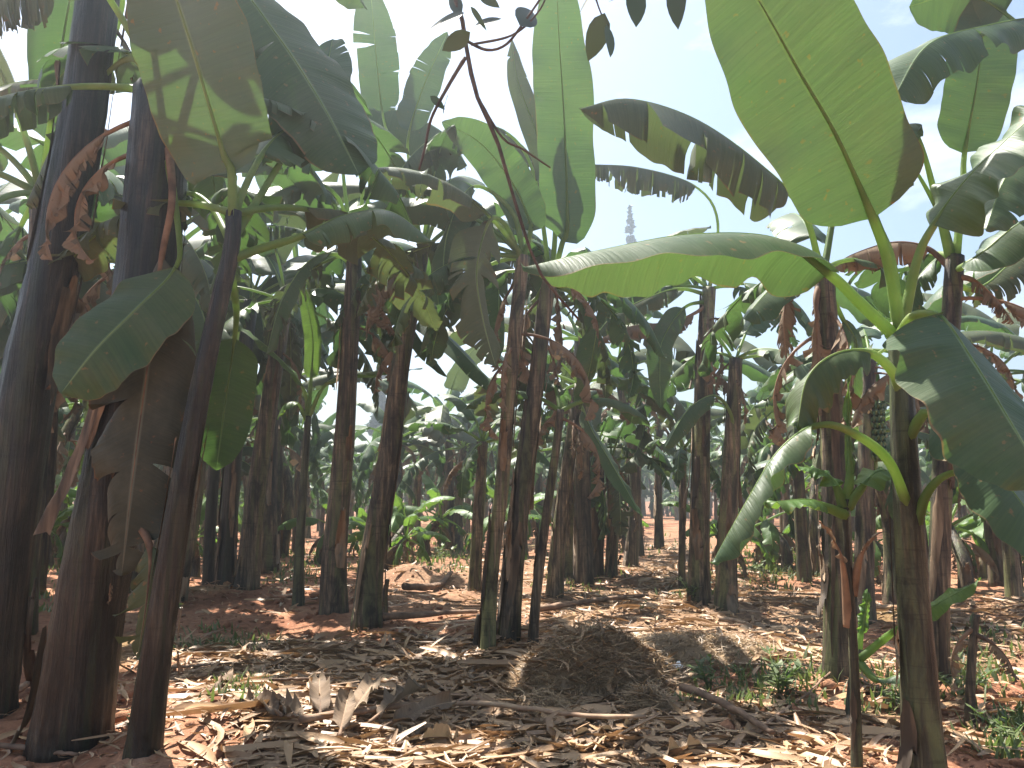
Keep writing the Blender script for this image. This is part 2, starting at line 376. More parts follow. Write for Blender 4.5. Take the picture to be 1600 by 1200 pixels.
def blade(mid, nrm, W, r, fold=(.3, .3), tear=0.0, droop=.5, wave=.02, ncross=5, dead=False, sweep=.18, cut=1.0):
    mid = np.asarray(mid, float); n = len(mid)
    T = norm(np.gradient(mid, axis=0)); N0 = np.broadcast_to(np.asarray(nrm, float), (n, 3))
    N = norm(N0 - (N0 * T).sum(1, keepdims=True) * T); L = np.cross(T, N)
    t = np.linspace(0, 1, n); w = W * width_profile(t * cut)
    arc = np.concatenate([[0], np.cumsum(np.linalg.norm(np.diff(mid, axis=0), axis=1))])
    Vs, Fs, Us, off = [], [], [], 0
    U = np.linspace(0, 1, ncross + 1)
    for si, side in enumerate((-1, 1)):
        brk = [0]
        if tear > 0:
            mean = max(1.0, (1 - tear) ** 2 * n * .30 + 1.0)
            while brk[-1] < n - 1:
                brk.append(min(n - 1, brk[-1] + max(1, int(round(r.exponential(mean) + .4)))))
        else:
            brk.append(n - 1)
        ph = r.uniform(0, 6.28, 3); kw = r.uniform(3, 7) / max(arc[-1], .1)
        ut_prev = r.uniform(.2, .7) if tear < .6 else r.uniform(0.05, .4)
        for b in range(len(brk) - 1):
            i0, i1 = brk[b], brk[b + 1]
            if i1 <= i0: continue
            I = np.arange(i0, i1 + 1); m = len(I)
            ut = r.beta(1.2, 1.2) * .9 if tear < .6 else r.beta(1, 1.6) * .7 + .03
            ua = np.linspace(ut_prev, ut, m) if tear > 0 else np.full(m, 2.0); ut_prev = ut
            k_phi = (r.normal(0, .5) + .35 + droop * .7 * r.random()) * min(1, tear * 1.6) * (1.5 if dead else 1)
            k_yaw = r.normal(0, .22) * tear
            lenf = 1 - (r.random() ** 3) * .55 * tear
            gap = r.uniform(.0, .30) * tear + .02
            cen = .5 * (arc[i0] + arc[i1])
            pos = mid[I].copy()
            rows = [pos.copy()]
            phi0 = fold[si]
            twist = 0
            for j in range(1, ncross + 1):
                u = U[j]; du = U[j] - U[j - 1]; ex = np.clip(u - ua, 0, None)
                phi = phi0 * (.55 + .6 * u) + droop * u * .5 + k_phi * ex * 2
                phi = np.clip(phi, -1.2, 1.75 if not dead else 2.2)
                yaw = sweep + k_yaw * (ex > 0)
                Ld = norm(side * L[I] + yaw * T[I] if np.ndim(yaw) == 0 else side * L[I] + np.asarray(yaw)[:, None] * T[I])
                D = -N[I] * .5 + np.array([0, 0, -1.0]) * .8
                D = norm(D - (D * Ld).sum(1, keepdims=True) * Ld)
                dirv = np.cos(phi)[:, None] * Ld + np.sin(phi)[:, None] * D
                lf = np.where(ex > 0, lenf, 1.0)
                pos = pos + dirv * (w[I] * du * lf)[:, None]
                wv = wave * (np.sin(arc[I] * kw * 2.6 + ph[0] + 2.1 * np.sin(arc[I] * kw * .9 + ph[2])) + .55 * np.sin(arc[I] * kw * 7.3 + ph[1]) * np.sin(arc[I] * kw * 1.7 + ph[0])) * u ** 1.5
                q = pos + N[I] * wv[:, None]
                q = q - T[I] * ((arc[I] - cen) * gap * np.clip(ex * 2, 0, 1))[:, None]
                rows.append(q)
            G = np.stack(rows, 1)                      # m, ncross+1, 3
            Vs.append(G.reshape(-1, 3))
            uu = np.stack([np.broadcast_to(.5 + side * .5 * U[None, :], (m, ncross + 1)), np.broadcast_to(arc[I][:, None], (m, ncross + 1))], -1)
            Us.append(uu.reshape(-1, 2))
            c1 = ncross + 1
            for a in range(m - 1):
                for j in range(ncross):
                    q = (off + a * c1 + j, off + (a + 1) * c1 + j, off + (a + 1) * c1 + j + 1, off + a * c1 + j + 1)
                    Fs.append(q if side > 0 else q[::-1])
            off += m * c1
    V = np.vstack(Vs); Uv = np.vstack(Us)
    # make the front of every face the upper side (along N)
    f = Fs[len(Fs) // 4]
    fn = np.cross(V[f[1]] - V[f[0]], V[f[2]] - V[f[0]])
    return V, Fs, Uv, N, T

def orient(V, Fs, mid, N):
    """flip all faces if on average they face against N"""
    Fa = np.asarray(Fs); nn = np.cross(V[Fa[:, 1]] - V[Fa[:, 0]], V[Fa[:, 2]] - V[Fa[:, 0]])
    c = V[Fa[:, 0]]
    d = ((c[:, None, :] - mid[None, ::6, :]) ** 2).sum(-1).argmin(1)
    s = (nn * N[::6][d]).sum(1)
    if s.sum() < 0: Fs = [f[::-1] for f in Fs]
    return Fs

def leaf_geo(ctrl, nb, nrm, W, r, n=40, ncross=5, r0=.022, **kw):
    """ctrl: control points, the first nb of them along the stalk. Returns blade and midrib+stalk geometry."""
    ctrl = np.asarray(ctrl, float)
    full = catmull(ctrl, max(n + 14, 30))
    seg = np.linalg.norm(np.diff(ctrl, axis=0), axis=1)
    frac = seg[:nb].sum() / seg.sum() if nb > 0 else 0
    i0 = int(round(frac * (len(full) - 1)))
    mid = catmull(full[i0:], n)
    V, Fs, Uv, N, T = blade(mid, nrm, W, r, ncross=ncross, **kw)
    Fs = orient(V, Fs, mid, N)
    nf = len(full); s = np.linspace(0, 1, nf)
    rad = r0 * np.clip(1.25 - s * 1.22, .06, 2)
    sb = np.clip((np.arange(nf) - i0) / max(1, nf - i0), 0, 1); rad = rad * (1 - .45 * np.clip(sb * 6, 0, 1))
    rad[:i0 + 1] *= 1.0
    Nf = np.vstack([np.repeat(N[:1], i0, 0), N[np.clip(np.round(np.linspace(0, len(N) - 1, nf - i0)).astype(int), 0, len(N) - 1)]])
    P = full - Nf * rad[:, None] * .55
    Vt, Ft = tube(P[::2] if nf > 40 else P, rad[::2] if nf > 40 else rad, 6)
    return (V, Fs, Uv), (Vt, Ft)

def auto_ctrl(C, az, e0, length, bend, pet=.28, k=9):
    """arching midrib from the crown"""
    pts = [np.asarray(C, float)]; p = pts[0].copy()
    ds = length / (k - 1)
    for i in range(1, k):
        s = i / (k - 1)
        e = e0 - bend * s ** 1.35
        d = np.array([math.cos(az) * math.cos(e), math.sin(az) * math.cos(e), math.sin(e)])
        p = p + d * ds; pts.append(p.copy())
    pts = np.array(pts)
    nb = max(1, int(round(pet * (k - 1))))
    up = np.array([-math.cos(az) * math.sin(e0 * .6), -math.sin(az) * math.sin(e0 * .6), 1.0])
    return pts, nb, up

# ------------------------------------------------------------------ pseudostem
def stem_geo(P, r0, r1, r, n=44, sides=22):
    P = catmull(P, n)
    t = np.linspace(0, 1, n)
    rad = r0 + (r1 - r0) * t ** .8 + r0 * .18 * np.exp(-t * 14)
    th = np.linspace(0, 2 * np.pi, sides, endpoint=False)
    k = 3; jit = np.ones((n, sides))
    for q in range(4):
        a = r.uniform(0, 6.28); tw = r.uniform(-1.2, 1.2); z0 = r.uniform(-.3, .6)
        saw = ((th[None, :] + a + tw * t[:, None]) % (2 * np.pi)) / (2 * np.pi)
        on = 1 / (1 + np.exp(-(t[:, None] - z0) * 30))
        jit += .10 * (saw - .5) * (1 if q < 2 else on)
    jit += .025 * np.sin(th[None, :] * 7 + r.uniform(0, 6) + 9 * t[:, None]) + r.normal(0, .012, (n, sides))
    return tube(P, rad, sides, jit), P, rad

def sheath_geo(P, rad, r, n=12):
    """a dry strip that clings to the stem and peels off at its lower or upper end"""
    L = len(P); i0 = int(r.uniform(.12, .8) * L); ln = max(3, int(r.uniform(.08, .34) * L)); up = r.random() < .35
    i1 = min(L - 1, i0 + ln) if up else max(0, i0 - ln)
    idx = np.linspace(i0, i1, n).round().astype(int)
    th0 = r.uniform(0, 6.28); hw = r.uniform(.12, .5); c = 5
    V = []
    peel = r.uniform(.2, 1.5) * (r.random() < .7) + .05; rag = np.cumsum(r.normal(0, .03, n))
    for q, i in enumerate(idx):
        s = q / (n - 1); base = P[i]; R_ = rad[i]
        for j in range(c):
            a = th0 + (j / (c - 1) - .5) * 2 * hw * (1 - .8 * s ** 2.2) * (.35 + .65 * min(1, s * 5)) + .35 * s * math.sin(th0) + rag[q]
            rr = R_ * (1.06 + .03 * math.sin(3 * j + th0)) + .012 + peel * R_ * max(0, s - .45) ** 1.6 * (1.2 + .5 * math.cos(j))
            V.append(base + rr * np.array([math.cos(a), math.sin(a), 0]) + np.array([0, 0, r.normal(0, .01)]))
    Fc = []
    for q in range(n - 1):
        for j in range(c - 1):
            Fc.append((q * c + j, q * c + j + 1, (q + 1) * c + j + 1, (q + 1) * c + j))
    return np.array(V), Fc

# ------------------------------------------------------------------ ground height
MOUNDS = []      # x, y, height, radius
def gh(x, y):
    x = np.asarray(x, float); y = np.asarray(y, float)
    z = .05 * np.sin(x * .9 + 1.3) * np.cos(y * .7 + .4) + .03 * np.sin(x * 2.3 + y * 1.1) + .02 * np.sin(y * 3.1 - x * 1.7)
    for mx_, my_, h_, r_ in MOUNDS:
        z = z + h_ * np.exp(-((x - mx_) ** 2 + (y - my_) ** 2) / (r_ * r_))
    return z
def gpt(px, py, dz=0.0):
    p = on_ground(px, py)
    for _ in range(4):
        p = on_ground(px, py, float(gh(p[0], p[1])))
    return p + np.array([0, 0, dz])
def add_mound(px, py, h, r):
    p = on_ground(px, py); MOUNDS.append((p[0], p[1], h, r)); return p

# ------------------------------------------------------------------ plants
def finish_leaf(root, base, geo, mats, name='leaf', label=None, pname='midrib'):
    (V, Fs, Uv), (Vt, Ft) = geo
    o = mesh_obj(name, V - base, Fs, mats[0], root, uv=Uv)
    if label: o['label'] = label
    if pname: mesh_obj(pname, Vt - base, Ft, mats[1], o)
    return o

GREEN = ('leaf', 'petiole'); OLD = ('leaf_old', 'petiole'); YOUNG = ('leaf_young', 'petiole'); SHADED = ('leaf_shaded', 'petiole_dry'); DRY = ('dry', 'petiole_dry')
def mm(k): return (M[k[0]], M[k[1]])

def hero(label, stem, r0, r1, leaves=(), autos=(), dead=0, sheaths=3, mat='stem', seed=0, cat='banana plant', group=None, base_y=None, name='banana_plant', dead_len=(.7, 1.3), lean=0.0, fruit=None):
    """a banana plant whose stem stands where the photograph shows its foot; leaves are (points, nb, W, normal, options)"""
    r = np.random.default_rng(seed + 100)
    b = gpt(*stem[0]); Y = b[1]
    n = len(stem)
    P = [b + np.array([0, 0, -.06])] + [on_plane(px, py, Y + lean * i / (n - 1)) for i, (px, py) in enumerate(stem) if i > 0]
    root = empty(name, b); tag(root, label, cat, group)
    depth = Y
    pr = depth / F_PX
    (V, Fc), Pc, rad = stem_geo(P, r0 * pr, r1 * pr, r, n=52 if Y < 7 else 34, sides=28 if Y < 7 else 18)
    mesh_obj('pseudostem', V - b, Fc, M[mat], root)
    for _ in range(int(sheaths * 1.8)):
        v, f = sheath_geo(Pc, rad, r); mesh_obj('dry_sheath', v - b, f, M['sheath'], root)
    C = Pc[-1]; Yc = C[1]
    big = 1 if Y < 7.5 else 0
    for spec in leaves:
        pts, nb, W, nrm = spec[:4]; op = dict(spec[4]) if len(spec) > 4 else {}
        kind = op.pop('m', GREEN); lab = op.pop('label', None); rr0 = op.pop('r0', .024)
        ctrl = [on_plane(p[0], p[1], Yc + p[2]) for p in pts]
        geo = leaf_geo(ctrl, nb, nrm, W, r, n=op.pop('n', 64 if big else 46), ncross=8 if big else 6, r0=rr0, **op)
        finish_leaf(root, b, geo, mm(kind), 'dry_leaf' if kind is DRY else 'leaf', lab)
    for a in autos:
        az, e0, ln = a[0], a[1], a[2]; tear = a[3] if len(a) > 3 else .3; kind = a[4] if len(a) > 4 else GREEN
        bend = R(r.uniform(55, 100)) * (1.1 - .3 * e0 / 90)
        pts, nb, up = auto_ctrl(C, R(az), R(e0), ln, bend)
        geo = leaf_geo(pts, nb, up, ln * r.uniform(.12, .15), r, n=46, ncross=6, tear=tear, fold=(r.uniform(.1, .7), r.uniform(.1, .7)), droop=r.uniform(.3, .8), r0=.02)
        finish_leaf(root, b, geo, mm(kind))
    for _ in range(dead):
        az = r.uniform(0, 6.28); ln = r.uniform(*dead_len)
        i = int(len(Pc) * r.uniform(.72, .99)); c0 = Pc[i]
        pts, nb, up = auto_ctrl(c0, az, R(r.uniform(-35, 15)), ln, R(r.uniform(75, 120)), pet=.2)
        geo = leaf_geo(pts, nb, up, ln * r.uniform(.10, .16), r, n=30, ncross=4, tear=.75, fold=(1.1, 1.1), droop=.9, wave=.03, dead=True, r0=.014)
        finish_leaf(root, b, geo, mm(DRY), 'dry_leaf')
    if fruit: fruit_bunch(root, b, fruit, Yc, r)
    return root

def fruit_bunch(root, b, spec, Y, r):
    (x0, y0), (x1, y1) = spec
    A = on_plane(x0, y0, Y); B = on_plane(x1, y1, Y)
    parts = []
    L = np.linalg.norm(B - A); rows = 9
    for i in range(rows):
        c = A + (B - A) * i / (rows - 1)
        for k in range(12):
            a = k / 12 * 6.28 + i * .3
            d = np.array([math.cos(a), math.sin(a), 0])
            p = [c + d * .03, c + d * .085 + np.array([0, 0, .015]), c + d * .115 + np.array([0, 0, .07]), c + d * .11 + np.array([0, 0, .125])]
            parts.append(tube(catmull(p, 6), np.array([.012, .017, .019, .018, .014, .006]), 6))
    V, Fc = join(parts); o = mesh_obj('fruit_bunch', V - b, Fc, M['fruit'], root)
    V, Fc = tube(catmull([A + np.array([-.12, 0, .35]), A + np.array([-.03, 0, .25]), A, B, B + np.array([0, 0, -.15])], 14), .022, 8)
    mesh_obj('fruit_stalk', V - b, Fc, M['petiole'], o)

def auto_set(r, n, ln, exclude=None, e=(78, -15), tear=(.3, 1.0)):
    outl = []; a0 = r.uniform(0, 360)
    for i in range(n):
        az = (a0 + i * 137.5) % 360
        if exclude and exclude[0] < az < exclude[1]: az = (az + 180) % 360
        s = i / max(1, n - 1)
        outl.append((az, e[0] + (e[1] - e[0]) * s + r.uniform(-8, 8), ln * r.uniform(.8, 1.15), tear[0] + (tear[1] - tear[0]) * s * r.uniform(.5, 1.2), GREEN if r.random() < .65 else OLD))
    return outl
ar = np.random.default_rng(3)
UPN = (0, -.15, 1)

# mounds of earth that the rows stand on
for px, py, h, rd in ((370, 935, .16, 1.0), (480, 950, .12, .9), (640, 905, .28, .45), (90, 1120, .10, .5), (240, 1190, .10, .4), (800, 1010, .06, .5), (1110, 950, .10, .9), (1310, 1085, .08, .4), (1440, 1200, .08, .5), (700, 885, .18, .7), (1500, 960, .10, 1.0), (340, 1150, .10, .5), (522, 970, .09, .35), (572, 982, .08, .35), (1312, 1096, .07, .28), (1466, 1080, .06, .25), (793, 1014, .07, .3), (1446, 1235, .06, .25), (1092, 945, .08, .4), (866, 940, .06, .3)):
    add_mound(px, py, h, rd)

exec_plants = []
HEROES = []
def H(*a, **k): HEROES.append(hero(*a, **k))

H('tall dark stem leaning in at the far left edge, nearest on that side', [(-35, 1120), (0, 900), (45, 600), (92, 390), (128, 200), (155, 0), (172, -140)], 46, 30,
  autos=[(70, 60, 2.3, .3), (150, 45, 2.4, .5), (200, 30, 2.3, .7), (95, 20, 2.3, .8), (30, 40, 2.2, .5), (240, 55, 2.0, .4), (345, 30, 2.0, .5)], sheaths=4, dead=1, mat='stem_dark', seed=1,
  leaves=[([(172, -140, 0), (130, -60, -.1), (85, -25, -.2), (20, -20, -.3), (-60, 10, -.4)], 2, .3, (0, -.3, 1), dict(tear=.9, fold=(1.1, 1.3), m=OLD)),
          ([(172, -140, 0), (190, 0, .5), (150, 110, .8), (90, 120, 1.0), (0, 135, 1.2), (-80, 180, 1.3)], 2, .3, (0, -.3, 1), dict(tear=.85, fold=(1.1, 1.2), m=OLD))])

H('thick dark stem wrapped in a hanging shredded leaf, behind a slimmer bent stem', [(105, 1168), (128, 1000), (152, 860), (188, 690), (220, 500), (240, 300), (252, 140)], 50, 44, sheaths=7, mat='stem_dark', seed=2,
  leaves=[([(252, 150, 0), (205, 90, .3), (150, 130, .5), (95, 200, .6), (40, 320, .6)], 2, .3, UPN, dict(tear=.85, fold=(.9, 1.0), m=OLD)),
          ([(252, 190, 0), (278, 360, -.30), (272, 420, -.34), (215, 480, -.45), (150, 545, -.5), (95, 615, -.5)], 2, .27, (.1, -1, .45), dict(fold=(.2, .25), droop=.2, wave=.02, m=('leaf', 'petiole'))),
          ([(255, 180, 0), (268, 300, -.25), (252, 400, -.30), (232, 560, -.30), (208, 740, -.34), (190, 900, -.34)], 2, .36, (.1, -1, .1), dict(fold=(.4, .5), tear=.62, droop=.05, m=SHADED, wave=.01, n=110)),
          ([(252, 150, 0), (285, 20, .2), (350, -40, .3), (430, 50, .3), (505, 165, .25), (562, 275, .2)], 2, .42, (.5, -.85, .45), dict(fold=(.2, .3), tear=.15, droop=.15)),
          ([(200, 800, -.25), (232, 850, -.36), (230, 930, -.38), (215, 1030, -.34)], 1, .19, (.2, -1, .1), dict(fold=(.3, .6), tear=.7, droop=.3, m=('leaf_old', 'petiole_dry'), label='torn withered leaf end with yellow and brown streaks'))],
  autos=[(275, 66, 2.4, .15), (310, 55, 2.3, .2), (230, 60, 2.4, .2), (60, 62, 2.4, .3), (140, 50, 2.5, .4), (100, 25, 2.4, .6), (20, 15, 2.0, .6), (190, 5, 2.0, .8)], dead=2)  # leading entries: unseen overhead leaves added to shade the huge rounded leaf
H('short dark stump-like stem crowding the right side of the leaf-wrapped stem', [(158, 1150), (165, 1040), (176, 930), (190, 840)], 17, 13, sheaths=2, seed=3, dead=2, mat='stem_dark', dead_len=(.4, .7))

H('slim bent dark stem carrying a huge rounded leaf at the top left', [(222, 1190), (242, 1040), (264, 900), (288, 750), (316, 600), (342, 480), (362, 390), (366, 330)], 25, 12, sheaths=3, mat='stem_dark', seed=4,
  leaves=[([(366, 340, 0), (364, 270, -.02), (352, 245, -.05), (335, 190, -.15), (305, 90, -.3), (270, -20, -.45), (240, -110, -.6)], 1, .36, (.25, 1, .2), dict(fold=(.05, .05), droop=.05, wave=.015, sweep=.1)),
          ([(362, 400, 0), (405, 385, .1), (470, 366, .2), (540, 335, .3), (610, 330, .35), (680, 380, .4)], 2, .22, (0, -.2, 1), dict(fold=(.5, .6), tear=.3)),
          ([(364, 380, 0), (395, 330, .2), (440, 255, .5), (462, 215, .7), (500, 150, 1.0), (520, 60, 1.4)], 3, .24, (.2, 1, .3), dict(fold=(.1, .2), tear=.2)),
          ([(358, 430, 0), (368, 480, .5), (366, 530, .8), (352, 630, .9), (338, 735, .9)], 2, .19, (.2, -1, .1), dict(fold=(.1, .1), droop=.1, wave=.01)),
          ([(364, 380, 0), (330, 320, .4), (290, 300, .6), (230, 330, .8), (180, 420, .9)], 2, .2, UPN, dict(fold=(.6, .6), tear=.4))], autos=[(110, 45, 2.2, .7), (60, 30, 2.2, .8, OLD), (85, 65, 2.3, .5), (150, 25, 2.0, .9, OLD)])

# the clump at mid left
H('slimmest dark stem of the tight clump left of the pale red earth bank', [(326, 917), (328, 840), (334, 740), (345, 600), (352, 520)], 9, 7, autos=auto_set(ar, 8, 2.3, (230, 320)), sheaths=1, dead=1, mat='stem_dark', seed=5)
H('middle dark stem of the tight clump behind the red earth bank', [(351, 917), (358, 800), (372, 650), (384, 540), (392, 470)], 14, 11, autos=auto_set(ar, 9, 2.6, (240, 310)), sheaths=3, dead=1, mat='stem_dark', seed=6)
H('thickest leaning stem of the tight clump behind the red earth bank, browner', [(386, 920), (398, 800), (418, 660), (436, 540), (446, 470)], 17, 12, autos=auto_set(ar, 10, 2.6, (240, 310)), sheaths=4, dead=2, seed=7)

H('slender young plant with thin bright leaves in front of the tall stem pair', [(466, 948), (469, 850), (477, 720), (482, 650)], 9, 5, mat='stem_green', sheaths=1, seed=8,
  leaves=[([(482, 655, 0), (474, 605, -.05), (425, 548, -.1), (364, 502, -.15)], 1, .09, (.3, -.4, 1), dict(m=YOUNG, fold=(.3, .3))),
          ([(482, 650, 0), (508, 600, -.05), (560, 583, -.1), (660, 576, -.1)], 1, .10, UPN, dict(m=YOUNG, fold=(.5, .4))),
          ([(482, 650, 0), (486, 590, 0), (488, 520, .05), (470, 440, .1)], 1, .12, (.2, -1, .3), dict(m=YOUNG)),
          ([(482, 660, 0), (466, 630, -.05), (445, 632, -.1), (432, 655, -.1)], 1, .11, UPN, dict(m=YOUNG, fold=(.5, .5)))])

H('straight tall stem left of the leaning one, under a crown of broad leaves', [(522, 968), (523, 860), (536, 700), (546, 540), (552, 430), (553, 395)], 21, 12, sheaths=3, mat='stem', seed=9,
  leaves=[([(553, 400, 0), (552, 372, -.05), (566, 366, -.1), (640, 465, -.4), (720, 548, -.7), (802, 634, -1.0)], 1, .26, (.55, -.5, .8), dict(fold=(.25, .3), tear=.12, droop=.3)),
          ([(553, 400, 0), (535, 260, .1), (545, 153, .1), (620, 172, 0), (690, 205, -.1), (730, 258, -.2)], 2, .55, (.1, -.5, 1), dict(fold=(.8, 1.0), tear=.2, droop=.4)),
          ([(553, 400, 0), (566, 320, -.1), (562, 270, -.2), (512, 190, -.5), (440, 85, -.9), (375, -30, -1.3)], 2, .36, (.5, .8, .4), dict(fold=(.1, .2), droop=.1)),
          ([(553, 400, 0), (578, 285, -.1), (545, 240, -.2), (450, 237, -.5), (370, 252, -.8), (298, 266, -1.0)], 2, .28, (0, -.25, 1), dict(fold=(.7, 1.0), tear=.3)),
          ([(553, 400, 0), (530, 310, -.3), (485, 285, -.5), (420, 308, -.8), (360, 375, -1.0), (325, 460, -1.1)], 2, .32, (0, -.4, 1), dict(fold=(.8, .9), tear=.75)),
          ([(550, 410, 0), (520, 395, -.1), (480, 410, -.2), (440, 470, -.4), (415, 560, -.5)], 1, .22, (-.4, -.5, .8), dict(fold=(.5, .5), tear=.35))],
  autos=[(60, 40, 2.4, .5), (120, 20, 2.4, .6), (100, 70, 2.6, .1), (170, 55, 2.5, .3), (200, 30, 2.2, .8), (150, 5, 2.1, .9, OLD), (80, -5, 2.0, .9, OLD), (245, 55, 2.3, .5), (215, 60, 2.5, .3)], dead=4)
H('leaning tall stem with a pale peeled streak, right of the straight one', [(572, 978), (580, 880), (606, 720), (626, 570), (645, 470), (660, 390)], 21, 11, sheaths=4, mat='stem', seed=10,
  leaves=[([(660, 400, 0), (612, 230, .1), (598, 180, .1), (588, 90, .1), (578, -30, .0)], 2, .28, (-.2, 1, .3), dict(tear=.35, fold=(.1, .1), droop=.1)),
          ([(660, 395, 0), (640, 260, -.1), (640, 205, -.2), (664, 130, -.3), (700, 50, -.5)], 2, .22, (.3, 1, .2), dict(tear=.1, fold=(.1, .1), droop=.1)),
          ([(660, 400, 0), (640, 415, -.1), (600, 425, -.2), (650, 520, .1), (700, 590, .3)], 1, .25, (.3, -.4, .8), dict(tear=.15, fold=(.4, .4))),
          ([(660, 395, 0), (690, 250, .2), (735, 205, .2), (800, 215, .1), (850, 270, .0), (870, 340, .0)], 2, .32, (0, -.4, 1), dict(fold=(.8, .9), tear=.7, m=OLD)),
          ([(660, 395, 0), (690, 330, -.1), (735, 315, -.2), (775, 400, -.3), (780, 560, -.3)], 2, .3, (.4, -.5, .6), dict(tear=.5, fold=(.5, .5)))],
  autos=[(40, 50, 2.4, .4), (90, 30, 2.4, .6), (140, 10, 2.3, .7), (70, 75, 2.5, .1), (20, 15, 2.1, .9, OLD), (350, 5, 1.9, .9, OLD), (110, 0, 2.2, .9), (285, 50, 2.2, .6), (250, 62, 2.3, .4), (10, 50, 2.2, .4)], dead=4)

# centre clump
H('pale grey stem on the left of the central clump of three', [(762, 1022), (768, 900), (784, 760), (797, 600), (812, 450), (818, 400)], 11, 11, sheaths=4, mat='stem_tan', seed=11,
  leaves=[([(818, 410, 0), (800, 330, 0), (740, 290, 0), (700, 360, -.1), (690, 460, -.2)], 2, .26, UPN, dict(tear=.3, fold=(.6, .6))),
          ([(818, 410, 0), (790, 350, -.2), (765, 345, -.4), (745, 420, -.5), (755, 500, -.5), (775, 575, -.5)], 2, .30, (.5, -.8, .4), dict(tear=.55, fold=(.3, .3), m=OLD)),
          ([(818, 410, 0), (830, 360, 0), (826, 340, 0), (800, 285, .0), (752, 225, -.1), (690, 190, -.2)], 1, .22, (.3, .9, .3), dict(fold=(.1, .2), droop=.2))],
  autos=[(80, 45, 2.1, .5), (130, 15, 2.0, .7), (170, 30, 2.0, .8, OLD), (160, 60, 2.0, .3), (200, 5, 1.8, .9), (225, 40, 2.0, .7, OLD), (180, 50, 2.2, .4)], dead=4)
H('thick brown stem in the middle of the central clump', [(793, 1008), (802, 900), (816, 760), (838, 600), (852, 480), (862, 430)], 17, 12, sheaths=6, seed=12,
  leaves=[([(862, 440, 0), (878, 380, -.1), (886, 350, -.15), (882, 200, -.35), (873, 50, -.6), (868, -70, -.8)], 1, .30, (-.25, 1, .25), dict(fold=(.12, .12), droop=.05, wave=.03, sweep=.1)),
          ([(862, 440, 0), (835, 270, .3), (790, 205, .3), (720, 195, .2), (650, 235, .1), (590, 320, .0)], 2, .36, (0, -.4, 1), dict(fold=(.9, 1.0), tear=.6)),
          ([(862, 440, 0), (868, 360, .1), (862, 320, .1), (850, 240, .2), (810, 130, .3), (800, 60, .35)], 1, .15, (.3, 1, .3), dict(tear=.3, m=OLD)),
          ([(862, 440, 0), (900, 460, .1), (930, 500, .2), (925, 560, .2), (905, 640, .3)], 1, .22, (.6, -.5, .6), dict(tear=.3, fold=(.5, .5))),
          ([(862, 440, 0), (900, 420, .4), (960, 450, .6), (1010, 500, .7), (1040, 560, .7)], 1, .22, UPN, dict(tear=.4, fold=(.6, .6)))],
  autos=[(100, 50, 1.9, .4), (60, 10, 2.0, .8, OLD), (150, 25, 2.0, .7), (30, 0, 1.8, .9), (110, -5, 1.8, .9, OLD)], dead=4)
H('thin dark stem leaning out on the right of the central clump', [(832, 1003), (838, 930), (852, 820), (868, 710), (876, 640)], 8, 6, autos=[(30, 30, 1.2, .3), (100, 60, 1.2, .2), (160, 40, 1.1, .2)], sheaths=1, dead=1, seed=13)
H('reddish brown stem just behind the straw heap path, with one dark drooping leaf', [(866, 937), (872, 850), (886, 740), (900, 640), (906, 600)], 14, 8, sheaths=4, mat='stem_tan', seed=14,
  leaves=[([(903, 620, 0), (912, 640, -.1), (925, 672, -.2), (962, 735, -.4), (1003, 808, -.6)], 1, .19, (.8, -.7, .4), dict(fold=(.2, .3)))],
  autos=[(60, 50, 1.9, .3), (150, 30, 1.9, .5), (110, 10, 1.8, .7), (20, 25, 1.8, .5), (200, 55, 1.7, .3)], dead=4)
H('narrow brown stem behind the long fallen log left of the central clump', [(742, 922), (745, 850), (751, 760), (755, 690)], 10, 8, autos=auto_set(ar, 7, 1.6), sheaths=3, dead=2, mat='stem_tan', seed=15)
H('stem with a bright yellow edge beside the far path', [(929, 905), (931, 840), (933, 760), (934, 700)], 13, 9, autos=auto_set(ar, 7, 1.8), sheaths=5, dead=4, seed=16, mat='sheath')
H('ragged brown stem beside the yellow-edged one on the far path', [(955, 903), (957, 850), (958, 780), (955, 720)], 10, 8, autos=auto_set(ar, 6, 1.7), sheaths=5, dead=3, mat='stem_tan', seed=17)

# right of the path
H('tall mottled stem at the left of the pair right of the path', [(1092, 942), (1093, 850), (1096, 700), (1100, 570), (1106, 480), (1108, 450)], 17, 11, sheaths=5, mat='stem_tan', seed=18,
  leaves=[([(1108, 460, 0), (1122, 345, -.1), (1086, 290, -.2), (1000, 262, -.4), (912, 256, -.6)], 2, .38, (0, -.2, 1), dict(tear=.85, fold=(1.2, 1.2), droop=.4, m=OLD)),
          ([(1108, 470, 0), (1070, 480, -.2), (1036, 530, -.3), (1031, 575, -.35), (1033, 640, -.35)], 1, .17, (.1, -1, .1), dict(fold=(.1, .1), droop=.05)),
          ([(1108, 470, 0), (1085, 488, -.1), (1045, 503, -.2), (985, 510, -.35), (925, 535, -.45)], 1, .20, UPN, dict(tear=.9, fold=(1.2, 1.3), m=DRY, dead=True)),
          ([(1108, 460, 0), (1085, 400, .2), (1030, 395, .3), (960, 430, .3), (905, 500, .3)], 1, .28, UPN, dict(tear=.8, fold=(.9, .9))),
          ([(1108, 460, 0), (1060, 450, -.1), (1000, 470, -.2), (950, 500, -.3), (910, 560, -.4)], 1, .26, UPN, dict(tear=.75, fold=(1., 1.), m=OLD))],
  autos=[(60, 60, 2.0, .2), (100, 40, 2.1, .4), (150, 20, 2.0, .7), (30, 20, 2.0, .6), (200, 35, 1.8, .6), (330, 10, 1.8, .6)], dead=5)
